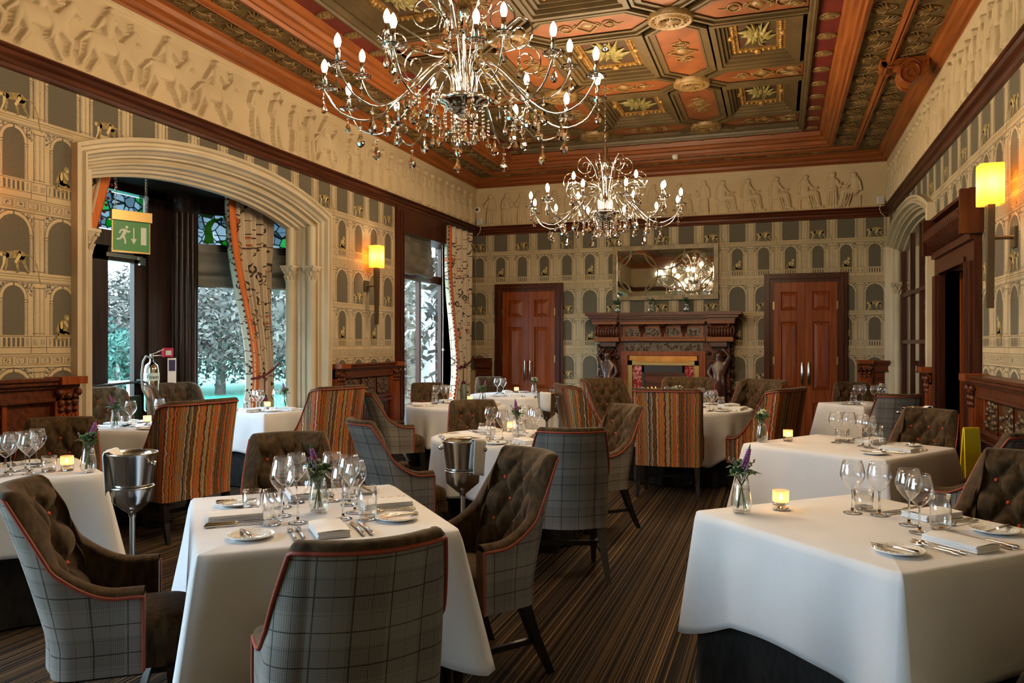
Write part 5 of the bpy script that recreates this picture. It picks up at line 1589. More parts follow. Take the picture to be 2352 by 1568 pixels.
# ================================================================== chairs
def shell_path(a, yb, yf, r, bow, n):
    pts = []
    m = 40
    for i in range(m+1):
        x = -(a-r)*(i/m); pts.append((x, yb-bow*(1-(x/(a-r))**2)))
    for i in range(1,13):
        an = PI/2*i/12; pts.append((-(a-r)-r*math.sin(an), yb+r-r*math.cos(an)))
    for i in range(1,21): pts.append((-a-.0*i/20, yb+r+(yf-yb-r)*i/20))
    # half path from the back centre to the left arm front; mirror
    full = [(-x,y) for x,y in pts[::-1]]+pts[1:]
    full = full[::-1]
    d=[0]
    for p,q in zip(full[:-1],full[1:]): d.append(d[-1]+math.dist(p,q))
    Lt = d[-1]; out=[]; k=0
    for i in range(n):
        s = Lt*i/(n-1)
        while k < len(d)-2 and d[k+1] < s: k+=1
        t=(s-d[k])/(d[k+1]-d[k]+1e-9); out.append((full[k][0]+t*(full[k+1][0]-full[k][0]), full[k][1]+t*(full[k+1][1]-full[k][1]), s-Lt/2))
    return out
def make_chair(kind):
    dining = kind == 'dining'
    if dining: a,yb,yf,r,bow,top,arm,zb,th,s0,s1,rake,nar = .252,-.265,.035,.085,.045,.950,.605,.32,.058,.225,.42,.26,.05
    else: a,yb,yf,r,bow,top,arm,zb,th,s0,s1,rake,nar = .305,-.30,.16,.05,.012,1.03,.56,.30,.062,.40,.70,.13,.0
    n = 121; P = shell_path(a,yb,yf,r,bow,n)
    nrm=[]
    for i in range(n):
        p,q = P[max(0,i-1)],P[min(n-1,i+1)]; tx,ty=q[0]-p[0],q[1]-p[1]; l=math.hypot(tx,ty); nrm.append((-ty/l, tx/l))
    # outward check
    if nrm[n//2][1] > 0: nrm=[(-x,-y) for x,y in nrm]
    smax = P[-1][2]
    def ztop(s):
        s=abs(s)
        if dining:
            if s<=s0: return top
            d=s-s0
            if d<.065: f=1-.70*(d/.065)
            else: f=.30*max(0,1-(d-.065)/.16)**2.2
            return arm+(top-arm)*f
        if s<=.30: return top
        t=min(1,max(0,(s-s0)/(s1-s0))); rnd=.035*smooth01(.30,s0+.04,s)
        return max(arm,arm+(top-rnd-arm)*(1-t)**2.1)
    def place(i, z, inset):
        x,y,s = P[i]; nx,ny = nrm[i]
        back = 1-smooth01(.15, smax*.95, abs(s))
        h = max(0,z-.42)
        yy = y - rake*h*back*(1+.4*h) ; xx = x*(1-nar*smooth01(.5,.93,z))
        if not dining: xx = x*(1+.03*smooth01(.6,1.0,z)*(1 if abs(s)>.25 else abs(s)/.25))
        return (xx-nx*inset, yy-ny*inset, z)
    root_parts = []
    # outer cloth
    nv = 16
    mb = MB(); mb.grid(lambda i,j: place(i, zb+(ztop(P[i][2])-.018-zb)*j/(nv-1), 0), n, nv, uv=lambda i,j:(P[i][2], zb+(ztop(P[i][2])-zb)*j/(nv-1)))
    fab = PLAID if dining else STRIPE
    root_parts.append(('outer_back', mb, fab))
    # front ends of the arms
    ends = MB()
    for i in (0,n-1):
        ends = MB(); zt = ztop(P[i][2])-.018
        q=[place(i,zb,0),place(i,zb,th),place(i,zt,th),place(i,zt,0)]
        ends.add(q,[(0,1,2,3)],0,False,[(0,zb),(th,zb),(th,zt),(0,zt)])
        root_parts.append(('arm_front', ends, fab if not dining else VELVET))
    # velvet: rim roll + tufted inside
    inn = MB(); rows=[]
    def tuft(s,z):
        if abs(s)>s0+.10: return 0
        cw,chh = (.155,.19)
        f = math.cos(PI*(s/cw+(z-.72)/chh))*math.cos(PI*(s/cw-(z-.72)/chh))
        v = .044*math.sqrt(abs(f))
        if z > top-.10: v = .044*math.sqrt(abs(math.cos(PI*s/cw*1.0)))*smooth01(top+.02,top-.10,z)+v*0 if z>top-.06 else v
        return v*smooth01(s0+.10,s0-.02,abs(s))
    nr, ni = 7, 30
    def inner_pt(i,j):
        s = P[i][2]; zt = ztop(s)
        if j < nr:
            an = PI*j/(nr-1); rr=th/2+.004
            return place(i, zt-.018+rr*.75*math.sin(an), rr-rr*math.cos(an)-.004)
        t=(j-nr+1)/(ni); z = zt-.018-(zt-.018-.40)*t
        return place(i, z, th+tuft(s,z))
    inn.grid(inner_pt, n, nr+ni)
    root_parts.append(('inner_back', inn, VELVET))
    pp = MB(); path=[Vector(place(0,zb+.01,-.002))]
    for j in range(1,6): path.append(Vector(place(0, zb+(ztop(P[0][2])-.022-zb)*j/6, -.003)))
    path += [Vector(place(i, ztop(P[i][2])-.022, -.004)) for i in range(n)]
    for j in range(5,0,-1): path.append(Vector(place(n-1, zb+(ztop(P[-1][2])-.022-zb)*j/6, -.003)))
    path.append(Vector(place(n-1,zb+.01,-.002)))
    pp.tube(path,.0065,7); root_parts.append(('piping', pp, PIPE))
    # seat
    se = MB()
    def seat_pt(i,j):
        # superellipse cushion
        an=2*PI*i/40; lv=[(0,.0,.36),(1,.96,.36),(1,1.0,.39),(1,1.0,.435),(1,.95,.463),(1,.80,.478),(1,.4,.487),(0,.0,.490)]
        k,f,z = lv[j]
        cx,cy=math.cos(an),math.sin(an); e=.42
        X=(a-th-.004)*f*math.copysign(abs(cx)**e,cx); yc=(yb+th+.01+.185)/2; hy=(.185-yb-th-.01)/2
        return (X, yc+hy*f*math.copysign(abs(cy)**e,cy), z)
    se.grid(seat_pt, 40, 8, closed=True); se.box(-(a-th-.01),a-th-.01,yb+.08,.165,.31,.38)
    root_parts.append(('seat', se, VELVET))
    # base board closing the bottom
    bb = MB(); bb.add([place(i,zb+.004,.002) for i in range(n)], [tuple(range(n))]); root_parts.append(('seat_base', bb, BLACK))
    data = [(nm, m_.mesh(nm, mt)) for nm,m_,mt in root_parts]
    # buttons
    btn = MB().ball((0,0,0),.011,8).mesh('tuft_button', BUTTON)
    bpos=[]
    for i in range(n):
        pass
    cw,chh=.155,.19
    for row in range(-2,3):
        z = .72+row*chh/2
        if z < .56 or z > top-.08: continue
        for col in range(-3,4):
            s = (col+(.5 if row%2==0 else 0))*cw
            if abs(s) > s0-.03 or ztop(s) < z+.05: continue
            i=min(range(n),key=lambda k:abs(P[k][2]-s)); bpos.append(place(i,z,th+.004))
    # legs
    lg = []
    if dining:
        for sx in (-1,1):
            lg.append([(sx*.20,.13,.32),(sx*.205,.14,0)]); lg.append([(sx*.20,-.20,.33),(sx*.215,-.25,.18),(sx*.235,-.33,0)])
    else:
        for sx in (-1,1):
            lg.append([(sx*.25,.13,.31),(sx*.25,.14,0)]); lg.append([(sx*.27,-.25,.31),(sx*.275,-.27,.15),(sx*.28,-.31,0)])
    legs=[]
    for p in lg:
        m=MB()
        for (x0,y0,z0),(x1,y1,z1) in zip(p[:-1],p[1:]):
            def q(x,y,z):
                h=.014+.012*z/.32; return [(x-h,y-h,z),(x+h,y-h,z),(x+h,y+h,z),(x-h,y+h,z)]
            A,B=q(x0,y0,z0),q(x1,y1,z1); m.add(A+B,[(0,1,2,3),(7,6,5,4),(0,4,5,1),(1,5,6,2),(2,6,7,3),(3,7,4,0)])
        legs.append(m.mesh('leg',LEGM))
    st=MB(); st.box(-.225,.225,-.012,.012,.15,.18)
    for sx in (-1,1): st.box(*sorted((sx*.205,sx*.225)),-.27 if dining else -.28,.14,.14,.165)
    strm=st.mesh('stretcher',LEGM)
    def inst(label, loc, facing, group=None):
        rz = math.atan2(facing[1],facing[0])-PI/2
        name = 'dining_chair' if dining else 'wing_chair'
        t = thing(name, label, 'chair', (loc[0],loc[1],0), rz, group)
        ib=None
        for nm,me in data:
            o=obj(nm,me,t)
            if nm=='inner_back': ib=o
        for b in bpos: obj('tuft_button',btn,ib,b)
        for me in legs: obj('leg',me,t)
        obj('stretcher',strm,t)
        return t
    return inst
dchair = make_chair('dining'); wchair = make_chair('wing')
def unit(a): return (math.cos(R(a)),math.sin(R(a)))
CH = [
 ('d',(-1.27,2.12),(-.668,.744),'grey plaid chair with its back to us at the front table'),
 ('d',(-2.245,2.34),(.80,.60),'plaid chair with brown tufted inside, side-on at the front table'),
 ('d',(-1.34,3.23),(-.58,-.81),'brown tufted chair with plaid outside, across the front table from the side-on chair'),
 ('d',(-2.36,3.48),(.62,-.78),'brown corduroy chair behind the front table glasses'),
 ('d',(-4.34,3.78),(.66,-.75),'brown tufted chair behind the table at the far left edge'),
 ('w',(-4.42,4.93),(-.98,.20),'tall orange striped wing chair with its back to us near the bay'),
 ('w',(-5.84,6.78),(.95,-.10),'dark wing chair in the bay facing the room'),
 ('w',(-4.45,7.00),(-.95,.30),'orange striped wing chair beside the bay curtain table'),
 ('w',(-5.86,5.68),(.95,-.30),'grey wing chair half hidden by the near arch jamb'),
 ('d',(-3.77,7.60),(.77,.64),'plaid chair close to the reeded wall panel'),
 ('d',(-2.37,4.92),(.66,.75),'plaid side-on chair behind the front table, facing the middle round table'),
 ('d',(-2.36,6.20),(.55,-.83),'brown chair with orange buttons behind the middle round table'),
 ('d',(-1.31,4.94),(-.35,.94),'plaid chair with its back to us at the middle round table'),
 ('d',(-1.44,6.12),(-.67,-.74),'brown tufted chair facing us across the carpet aisle'),
 ('d',(-4.03,8.95),(.63,-.77),'dark brown chair in front of the corner window'),
 ('w',(-1.00,7.78),(-.04,1),'striped wing chair squarely back-on before the fireplace table'),
 ('w',(-1.82,8.12),(.86,.50),'striped wing chair with pale grey back left of the fireplace table'),
 ('w',(-1.80,9.28),(.80,-.60),'brown wing chair facing us beside the left fireplace figure'),
 ('w',(-1.06,9.72),(0,-1),'brown tufted chair directly in front of the fire'),
 ('w',(-.20,8.10),(-.90,.44),'striped wing chair side-on at the right of the fireplace table'),
 ('w',(-.36,9.46),(-.62,-.78),'mauve topped wing chair behind the right striped wing chair'),
 ('d',(1.10,9.06),(-.10,1),'small plaid chair back-on near the arched mirror'),
 ('d',(.88,6.43),(-.57,-.82),'brown tufted chair behind the second table on the right'),
 ('d',(.84,3.88),(-.64,-.77),'dark tufted chair at the far side of the right front table'),
 ('d',(.90,2.70),(-.685,.73),'dark chair cut off at the bottom right corner'),
 ('d',(1.0,5.41),(-.83,.56),'plaid chair with rounded orange-piped back by the right wall panelling'),
 ('d',(-3.95,10.92),(.55,-.83),'dark chair beyond the back round table'),
 ('d',(.92,10.75),(.05,-1),'dark chair behind the table near the arched mirror'),
]
for k,loc,f,lab in CH:
    (dchair if k=='d' else wchair)(lab, loc, f, 'dining room chairs')

# ================================================================== tables and cloths
def drape_rect(w_, d_, drop, seed, flare=.02, corner=.10, extra=.13, ripple=.010, hemz=None):
    rs = random.Random(seed); ph = [rs.random()*6 for _ in range(6)]
    hw,hd = w_/2,d_/2; rr=.025
    per=[]
    # perimeter samples with distance to the nearest corner
    N1=34
    def side(p,q,nx,ny):
        for i in range(N1):
            t=i/N1; t=.5-.5*math.cos(PI*t)
            per.append((p[0]+(q[0]-p[0])*t,p[1]+(q[1]-p[1])*t,nx,ny,t,math.dist(p,q)))
    c=[(-hw,-hd),(hw,-hd),(hw,hd),(-hw,hd)]
    side(c[0],c[1],0,-1); side(c[1],c[2],1,0); side(c[2],c[3],0,1); side(c[3],c[0],-1,0)
    n=len(per)
    mb=MB(); nv=20
    def pt(i,j):
        x,y,nx,ny,t,Ls = per[i]
        s = min(t,1-t)*Ls; sg = -1 if t<.5 else 1
        cr = math.exp(-(s/.10)**2); vl = math.exp(-((s-.20)/.08)**2)
        # round the corner of the top
        k_=math.exp(-(s/.03)**2); ddx,ddy = -math.copysign(rr*k_*.35,x), -math.copysign(rr*k_*.35,y)
        if j==0: return (x*.0,y*.0,0)
        if j==1: return (x*.5,y*.5,.0)
        if j==2: return (x*.97,y*.97,.0)
        h = (j-3)/(nv-4)
        e = h*drop*(1+ (extra/drop)*math.exp(-(s/.20)**2)*1.0)
        if h<.06:
            return (x+ddx+nx*.004*(h/.06), y+ddy+ny*.004*(h/.06), -.004-e)
        out = flare*h + ripple*h*(math.sin(x*9+y*7+ph[0])+.6*math.sin(x*17-y*13+ph[1])) - .03*vl*h
        dx,dy = math.copysign(corner*cr*h,x), math.copysign(corner*cr*h,y)
        # the diagonal fold
        tx,ty = ny,-nx
        return (x+ddx+nx*(.004+out)+dx*.75, y+ddy+ny*(.004+out)+dy*.75, -.004-e)
    mb.grid(pt,n,nv,closed=True)
    return mb
def drape_round(r, drop, seed, folds=11, extra=.22, square=True):
    rs=random.Random(seed); p0=rs.random()*6; mb=MB(); n=132; nv=20
    def pt(i,j):
        a=2*PI*i/n; ca,sa=math.cos(a),math.sin(a)
        if j==0: return (0,0,0)
        if j==1: return (r*.5*ca,r*.5*sa,0)
        if j==2: return (r*.97*ca,r*.97*sa,0)
        h=(j-3)/(nv-4)
        c4=abs(math.cos(2*a))**6 if square else 0
        e=h*(drop+extra*c4)
        wv=.034*h*math.sin(folds*a+p0)+.018*h*math.sin(folds*2*a+1.3*p0)
        q=r+.006+.022*h+wv-.02*h
        return (q*ca,q*sa,-.004-e)
    mb.grid(pt,n,nv,closed=True)
    return mb
TZ=.76
TAB = {}
def table(key, loc, rot, size, desc, kind='rect', cloth_desc=None, drop=.37, corner=.10, extra=.13, seed=1, under=True):
    x,y = loc; rz=R(rot)
    t = thing('dining_table', 'dining table hidden under '+desc, 'table', (x,y,0), rz, 'cloth covered dining tables')
    m=MB()
    if kind=='rect': m.box(-size[0]/2+.01,size[0]/2-.01,-size[1]/2+.01,size[1]/2-.01,.715,.748)
    else: m.lathe([(.001,.715),(size-.012,.715),(size-.012,.748),(.001,.748)],48)
    m.build('table_top',LEGM,t)
    m=MB(); m.lathe([(.22,0),(.22,.03),(.05,.06),(.04,.70),(.10,.715)],16); m.build('pedestal',LEGM,t)
    mb = drape_rect(size[0],size[1],drop,seed,corner=corner,extra=extra) if kind=='rect' else drape_round(size,drop,seed,extra=extra)
    o = mb.build('tablecloth',LINEN,None,(x,y,TZ-.001),rz); tag(o,'white tablecloth draped over '+desc,'tablecloth','white tablecloths')
    s=o.modifiers.new('s','SOLIDIFY'); s.thickness=.004; s.offset=-1
    if under:
        if kind=='rect': mb=drape_rect(size[0]-.03,size[1]-.03,.735,seed+9,flare=-.03,corner=.02,extra=0,ripple=.022)
        else: mb=drape_round(size-.08,.735,seed+9,folds=15,extra=0,square=False)
        u=mb.build('undercloth',UNDER,None,(x,y,TZ-.008),rz); tag(u,'charcoal undercloth reaching the floor below '+desc,'undercloth','charcoal undercloths')
    TAB[key]=(x,y,rz,size,kind,desc)
table('T1',(-1.80,2.79),41.5,(.915,1.05),'the square front table',seed=1)
table('T2',(.35,3.285),-47.0,(1.0,.93),'the right front table',seed=2,corner=.06)
table('T3',(.44,5.79),-34.0,(1.02,.92),'the second table on the right',seed=3)
table('T4',(-3.99,3.10),58,(.94,.80),'the table at the far left edge',seed=4)
table('T5',(-5.06,5.28),10,(.76,.76),'the table inside the bay arch',seed=5)
table('T6',(-5.06,6.95),-11,(.74,.72),'the square table by the bay curtain',seed=6)
table('T7',(-1.91,5.53),20,.55,'the middle round table','round',seed=7,drop=.36,extra=.20)
table('T8',(-3.46,8.25),35,.56,'the round table before the corner window','round',seed=8,drop=.42,extra=.22)
table('T9',(-3.43,10.20),10,.58,'the back round table by the door','round',seed=9,drop=.42,extra=.1)
table('T10',(-.97,8.70),25,.71,'the round fireplace table','round',seed=10,drop=.36,extra=.18)
table('T11',(.93,9.92),40,(.70,.70),'the small table near the arched mirror',seed=11)
# ================================================================== tableware
REG = []
def put(me_or_root, kind, desc, cat, key, x, y, rz=0, z=TZ, plural=None):
    if key=='T5' and z==TZ and kind not in('napkin','table knife','table fork','plate','butter knife'): x+=.01; y+=.16
    if key=='T6' and z==TZ and kind not in('napkin','table knife','table fork','plate','butter knife'): x-=.04; y-=.08
    REG.append((kind, key, me_or_root, desc, x, y, cat))
    o = me_or_root
    o.location=(x,y,z+.004); o.rotation_euler=(0,0,rz); o['category']=cat; o['group']=plural
    return o
def tree_new(name, parts):
    """parts: (name, mesh, children) ; first level under an Empty"""
    t = obj(name, None)
    for nm, me, kids in parts:
        p = obj(nm, me, t)
        for kn, km in kids: obj(kn, km, p)
    return t
wg = MB(); wg.lathe([(.001,.000),(.034,.001),(.036,.003),(.020,.006),(.006,.012),(.0038,.03),(.0036,.085),(.006,.096)],20); WG_STEM=wg.mesh('foot_and_stem',THICK)
wg = MB(); wg.lathe([(.001,.092),(.008,.095),(.022,.108),(.040,.132),(.0475,.150),(.0485,.160),(.046,.175),(.0405,.198),(.0355,.214),(.0345,.214),(.0395,.197),(.0450,.175),(.0475,.160),(.0462,.150)],24); WG_BOWL=wg.mesh('bowl',GLASS)
tg = MB(); tg.lathe([(.001,0),(.030,0),(.034,.004),(.036,.016),(.030,.018),(.001,.018)],20); TG_B=tg.mesh('base',THICK)
tg = MB(); tg.lathe([(.034,.004),(.0365,.03),(.0370,.07),(.0345,.132),(.0335,.132),(.0358,.07),(.0352,.03),(.032,.018)],24); TG_W=tg.mesh('tumbler_wall',GLASS)
sg_ = MB(); sg_.lathe([(.032,.003),(.036,.02),(.039,.085),(.038,.085),(.035,.02),(.031,.014)],20); SG_W=sg_.mesh('tumbler_wall',GLASS)
vz = MB(); vz.lathe([(.001,0),(.024,0),(.036,.008),(.041,.03),(.040,.06),(.031,.11),(.0255,.145),(.0245,.145),(.030,.11),(.0385,.06),(.039,.032),(.034,.012),(.001,.010)],24); VZ=vz.mesh('vase_body',GLASS)
vw = MB(); vw.lathe([(.001,.011),(.033,.013),(.038,.032),(.0378,.06),(.033,.095),(.001,.095)],20)
WATER=glassy('vase_water',(.93,.96,.94),.8,.02); VW=vw.mesh('water',WATER)
def bouquet(seed, purple=True, tall=1.0):
    rs=random.Random(seed); st=MB(); lf=MB(); fl=MB(); ht=MB()
    for k in range(6):
        a=rs.random()*2*PI; b=a+PI+rs.uniform(-.5,.5); r0=.018; r1=.020+.02*rs.random(); h=.165*tall
        st.tube([(r0*math.cos(a),r0*math.sin(a),.018),(0,0,.11),(r1*math.cos(b),r1*math.sin(b),h)],.0022,5)
    for k in range(10):
        a=2*PI*k/10+rs.random()*.5; l=.055+.03*rs.random(); z=.140+.04*rs.random(); w_=.014+.006*rs.random(); up=rs.uniform(-.012,.03)
        ca,sa=math.cos(a),math.sin(a)
        P_=[(.01*ca,.01*sa,z),(.01*ca+l*.5*ca-w_*sa,.01*sa+l*.5*sa+w_*ca,z+up+.006),(l*ca,l*sa,z+up*1.4-.01),(.01*ca+l*.5*ca+w_*sa,.01*sa+l*.5*sa-w_*ca,z+up+.006),(.01*ca+l*.5*ca,.01*sa+l*.5*sa,z+up)]
        lf.add(P_,[(0,4,1),(1,4,2),(0,3,4),(3,2,4)],0,True)
    for k in range(16):
        a=rs.random()*2*PI; r=.04*rs.random(); z=.165+.045*rs.random()*tall; lf.ball((r*math.cos(a),r*math.sin(a),z),.008+.005*rs.random(),6)
    if purple:
        a=rs.random()*2*PI; dx,dy=.35*math.cos(a),.35*math.sin(a)
        for k in range(18):
            t=k/17; z=.185+.075*t; rr=.012*(1-.65*t)
            for q in range(3):
                b=k*1.1+q*2.1; fl.ball((dx*(z-.15)+rr*math.cos(b),dy*(z-.15)+rr*math.sin(b),z),.0055,5)
        lf.tube([(dx*.11,dy*.11,.258),(dx*.13,dy*.13,.285)],[.006,.001],5)
    else:
        for k in range(16):
            a=rs.random()*2*PI; r=.045*rs.random(); fl.ball((r*math.cos(a),r*math.sin(a),.185+.045*rs.random()),.0075,6)
    for k in range(5):
        a=rs.random()*2*PI; r=.05; h=.20+.035*rs.random()
        ht.tube([(0,0,.13),(r*.5*math.cos(a),r*.5*math.sin(a),h-.03),(r*math.cos(a),r*math.sin(a),h)],.0014,4)
        for q in range(5): ht.ball((r*(.6+.1*q)*math.cos(a)+.005*rs.uniform(-1,1),r*(.6+.1*q)*math.sin(a),h-.025+.007*q),.0045,5)
    return [('stems',st.mesh('stems',STEMG),[]),('leaves',lf.mesh('leaves',GREEN),[]),('blossom',fl.mesh('blossom',PURPLE if purple else PALEFL),[]),('sprigs',ht.mesh('sprigs',HEATHER),[])]
BQ=[bouquet(1),bouquet(2),bouquet(3,False),bouquet(4,False,.9)]
ch_=MB(); ch_.lathe([(.001,0),(.030,0),(.032,.004),(.032,.018),(.001,.020)],20); CH_B=ch_.mesh('base',THICK)
ch_=MB(); ch_.lathe([(.032,.004),(.0325,.034)],24); CH_W=ch_.mesh('clear_wall',GLASS)
ch_=MB(); ch_.lathe([(.0325,.034),(.033,.080),(.032,.080),(.0315,.034)],24); CH_F=ch_.mesh('frosted_wall',FROST)
ch_=MB(); ch_.lathe([(.001,.024),(.018,.024),(.018,.038),(.001,.038)],14); CH_T=ch_.mesh('tealight',CHINA)
ch_=MB(); ch_.lathe([(.001,.040),(.005,.045),(.006,.052),(.003,.062),(.001,.068)],8); CH_FL=ch_.mesh('flame',FLAME)
cl_=bpy.data.lights.new('candle_light','POINT'); cl_.energy=.04; cl_.color=(1,.55,.2); cl_.shadow_soft_size=.012
pl=MB(); pl.lathe([(.001,.004),(.040,.004),(.046,.006),(.052,.011),(.080,.015),(.083,.016),(.082,.012),(.055,.004),(.045,.0),(.001,.0)],36); PL=pl.mesh('bread_plate',CHINA)
rim=MB()
for k in range(24):
    a=2*PI*k/24; rim.ball((.067*math.cos(a),.067*math.sin(a),.0135),.0035,5,sz=.5)
PLR=rim.mesh('rim_relief',CHINA)
def knife_mesh(L_):
    m=MB(); b=L_*.52
    m.prism([(-.007,0),(.004,0),(.0085,-b*.5),(.009,-b*.75),(.004,-b*.97),(-.002,-b),(-.006,-b*.7)],.0028,.0046,lambda a,c,z:(a,c,z))
    m.tube([(0,-.006,.005),(0,.01,.006),(0,L_*.25,.0065),(0,L_*.44,.0065),(0,L_*.48,.006)],[.0045,.006,.0055,.0075,.004],8)
    return m.mesh('table_knife',SILVER)
def fork_mesh(L_):
    m=MB()
    zc=lambda y: .004+.006*math.sin(max(0,min(1,(y+L_*.5)/(L_*.5)))*PI*.9)
    pts=[(0,y,zc(y)) for y in [-L_*.26+L_*.74*i/12 for i in range(13)]]
    m.tube(pts,[.004,.0035,.003,.003,.0032,.0036,.004,.0045,.005,.0055,.006,.006,.003],7)
    for k in range(4):
        x=-.0085+.0057*k
        m.tube([(x*.5,-L_*.26,.007),(x,-L_*.33,.0045),(x,-L_*.42,.006),(x*.95,-L_*.5,.011)],[.0030,.0022,.0018,.0010],5)
    m.tube([(0,-L_*.24,.007),(0,-L_*.30,.0055),(0,-L_*.335,.0045)],[.004,.010,.0105],8)
    return m.mesh('table_fork',SILVER)
KN=knife_mesh(.235); BK=knife_mesh(.17); FK=fork_mesh(.205); FK2=fork_mesh(.18)
np_=MB()
def nap(i,j):
    pass
for k,(w_,l_,z0,z1) in enumerate(((.060,.105,.0,.008),(.058,.104,.008,.016),(.060,.102,.016,.024))): np_.rbox(-w_,w_,-l_,l_,z0,z1,.0035)
np_.add([(-.058,-.10,.0245),(.060,-.10,.0245),(.060,.10,.0245),(-.058,.10,.0245),(.0,-.10,.030),(.0,.02,.036),(-.02,.10,.028)],[(0,4,5,6,3),(4,1,2,5),(5,2,6)],0,True)
NP=np_.mesh('napkin',NAPK)
def add_glass(key,x,y): put(tree_new('wine_glass',[('foot_and_stem',WG_STEM,[]),('bowl',WG_BOWL,[])]),'wine glass','clear stemmed wine glass','wine glass',key,x,y,0,plural='stemmed wine glasses')
def add_tumbler(key,x,y,short=False): put(tree_new('tumbler',[('base',TG_B,[]),('tumbler_wall',SG_W if short else TG_W,[])]),'tumbler','clear glass tumbler','tumbler',key,x,y,0,plural='glass tumblers')
vn=[0]
def add_vase(key,x,y,b=0,rz=0.0,z=TZ,cat='vase'):
    return put(tree_new('flower_vase',[('vase_body',VZ,[('water',VW)])]+BQ[b]),'vase','small clear glass vase with '+('purple flower and leaves' if b<2 else 'white green sprigs'),cat,key,x,y,rz,z=z,plural='flower vases')
def add_candle(key,x,y):
    o=put(tree_new('candle_holder',[('base',CH_B,[]),('clear_wall',CH_W,[]),('frosted_wall',CH_F,[]),('tealight',CH_T,[('flame',CH_FL)])]),'candle','glowing tealight in frosted glass holder','candle',key,x,y,0,plural='tealight holders')
    l=bpy.data.objects.new('candle_light',cl_); sc.collection.objects.link(l); l.parent=o; l.location=(0,0,.060)
def add_plate(key,x,y,rz,knife=True):
    p=put(tree_new('bread_plate',[('plate',PL,[('rim_relief',PLR)])]),'plate','white bread plate','plate',key,x,y,rz,plural='bread plates')
    if knife: put(obj('butter_knife',BK),'butter knife','silver butter knife laid across a bread plate','knife',key,x+.015*math.cos(rz),y+.015*math.sin(rz),rz+.15,z=TZ+.0135,plural='butter knives')
def add_knife(key,x,y,rz): put(obj('table_knife',KN),'table knife','silver table knife','knife',key,x,y,rz,plural='table knives')
def add_fork(key,x,y,rz,small=False): put(obj('table_fork',FK2 if small else FK),'table fork','silver table fork','fork',key,x,y,rz,plural='table forks')
def add_napkin(key,x,y,rz): put(obj('napkin',NP),'napkin','folded white linen napkin','napkin',key,x,y,rz,plural='folded napkins')
def setting(key, ang, inset=.155, along=0.0, plate=.27, cut=True, radius=None):
    """a place setting on the side of the table whose outward normal points to ang degrees (room)"""
    x,y,rz,size,kind,_=TAB[key]
    n=(math.cos(R(ang)),math.sin(R(ang))); rt=(-n[1],n[0])   # diner faces -n ; diner's right is rt? 
    if kind=='rect':
        la=((ang-math.degrees(rz))%180); e=size[0]/2 if min(la,180-la)<45 else size[1]/2
    else: e=size
    c=(x+n[0]*(e-inset)+rt[0]*along, y+n[1]*(e-inset)+rt[1]*along)
    # diner looks along -n, so the diner's right hand is along (n.y,-n.x)*-1
    r=( -n[1]*-1*-1, n[0]*-1*-1)
    r=(-n[1],n[0])
    q=lambda a,b:(c[0]+r[0]*a+n[0]*b, c[1]+r[1]*a+n[1]*b)
    # knives point away from the diner: local -y must map to -n
    kz=math.atan2(n[1],n[0])-PI/2
    add_napkin(key,*q(0,0),kz)
    if cut:
        add_knife(key,*q(.105,.0),kz); add_knife(key,*q(.135,.005),kz)
        add_fork(key,*q(-.100,.0),kz); add_fork(key,*q(-.130,.005),kz,True)
    if plate: add_plate(key,*q(-plate,-.02),kz)
# front table: four settings, eight glasses, four tumblers, vase
T1A=[ -48.5, 41.5, 131.5, 221.5 ]
for a in T1A: setting('T1',a)
for x,y in [(-1.747,2.601),(-1.618,2.716),(-1.877,2.686),(-1.977,2.934),(-1.737,2.966),(-1.635,2.836),(-1.851,3.016),(-1.973,2.83)]: add_glass('T1',x,y)
for x,y in [(-1.827,2.551),(-1.527,2.747)]: add_tumbler('T1',x,y)
add_tumbler('T1',-1.80,3.085,True); add_tumbler('T1',-2.06,2.74,True)
add_vase('T1',-1.775,2.79,0,R(200))
# right front table
setting('T2',-47.0); setting('T2',43.0)
for x,y in [(.285,3.477),(.384,3.467),(.469,3.313),(.486,3.188)]: add_glass('T2',x,y)
add_tumbler('T2',.335,3.56,True); add_tumbler('T2',.568,3.272)
add_vase('T2',-.142,3.332,1,R(150)); add_candle('T2',.009,3.454)
# second right table
setting('T3',-34.0); setting('T3',56.0)
for x,y in [(.378,5.91),(.464,5.939),(.537,5.768),(.569,5.686)]: add_glass('T3',x,y)
add_tumbler('T3',.42,5.985,True); add_tumbler('T3',.64,5.87)
add_vase('T3',-.110,5.80,2,0); add_candle('T3',.064,5.907)
# table at the far left edge
setting('T4',148,plate=.25); setting('T4',238,plate=.25,along=.06)
for x,y in [(-3.906,3.148),(-3.875,3.21),(-3.748,3.127),(-3.924,3.32),(-3.82,3.05)]: add_glass('T4',x,y)
add_tumbler('T4',-3.83,2.98); add_tumbler('T4',-3.72,3.22,True)
add_vase('T4',-3.50,3.27,0,R(20)); add_candle('T4',-3.66,3.28)
# table in the bay arch
setting('T5',10,plate=.25); setting('T5',190,plate=.25)
for x,y in [(-5.10,5.02),(-5.06,5.30)]: add_glass('T5',x,y)
add_tumbler('T5',-5.00,5.36); add_tumbler('T5',-5.17,5.04,True); add_vase('T5',-5.17,4.93,1,R(60)); add_candle('T5',-5.08,5.18)
# table by the bay curtain
setting('T6',-101,plate=.24); setting('T6',-11,plate=.21,along=.11)
for x,y in [(-5.06,6.93),(-4.97,6.87),(-4.93,7.10)]: add_glass('T6',x,y)
add_candle('T6',-5.06,7.12); add_vase('T6',-4.96,7.28,0,R(90)); add_tumbler('T6',-5.12,6.86)
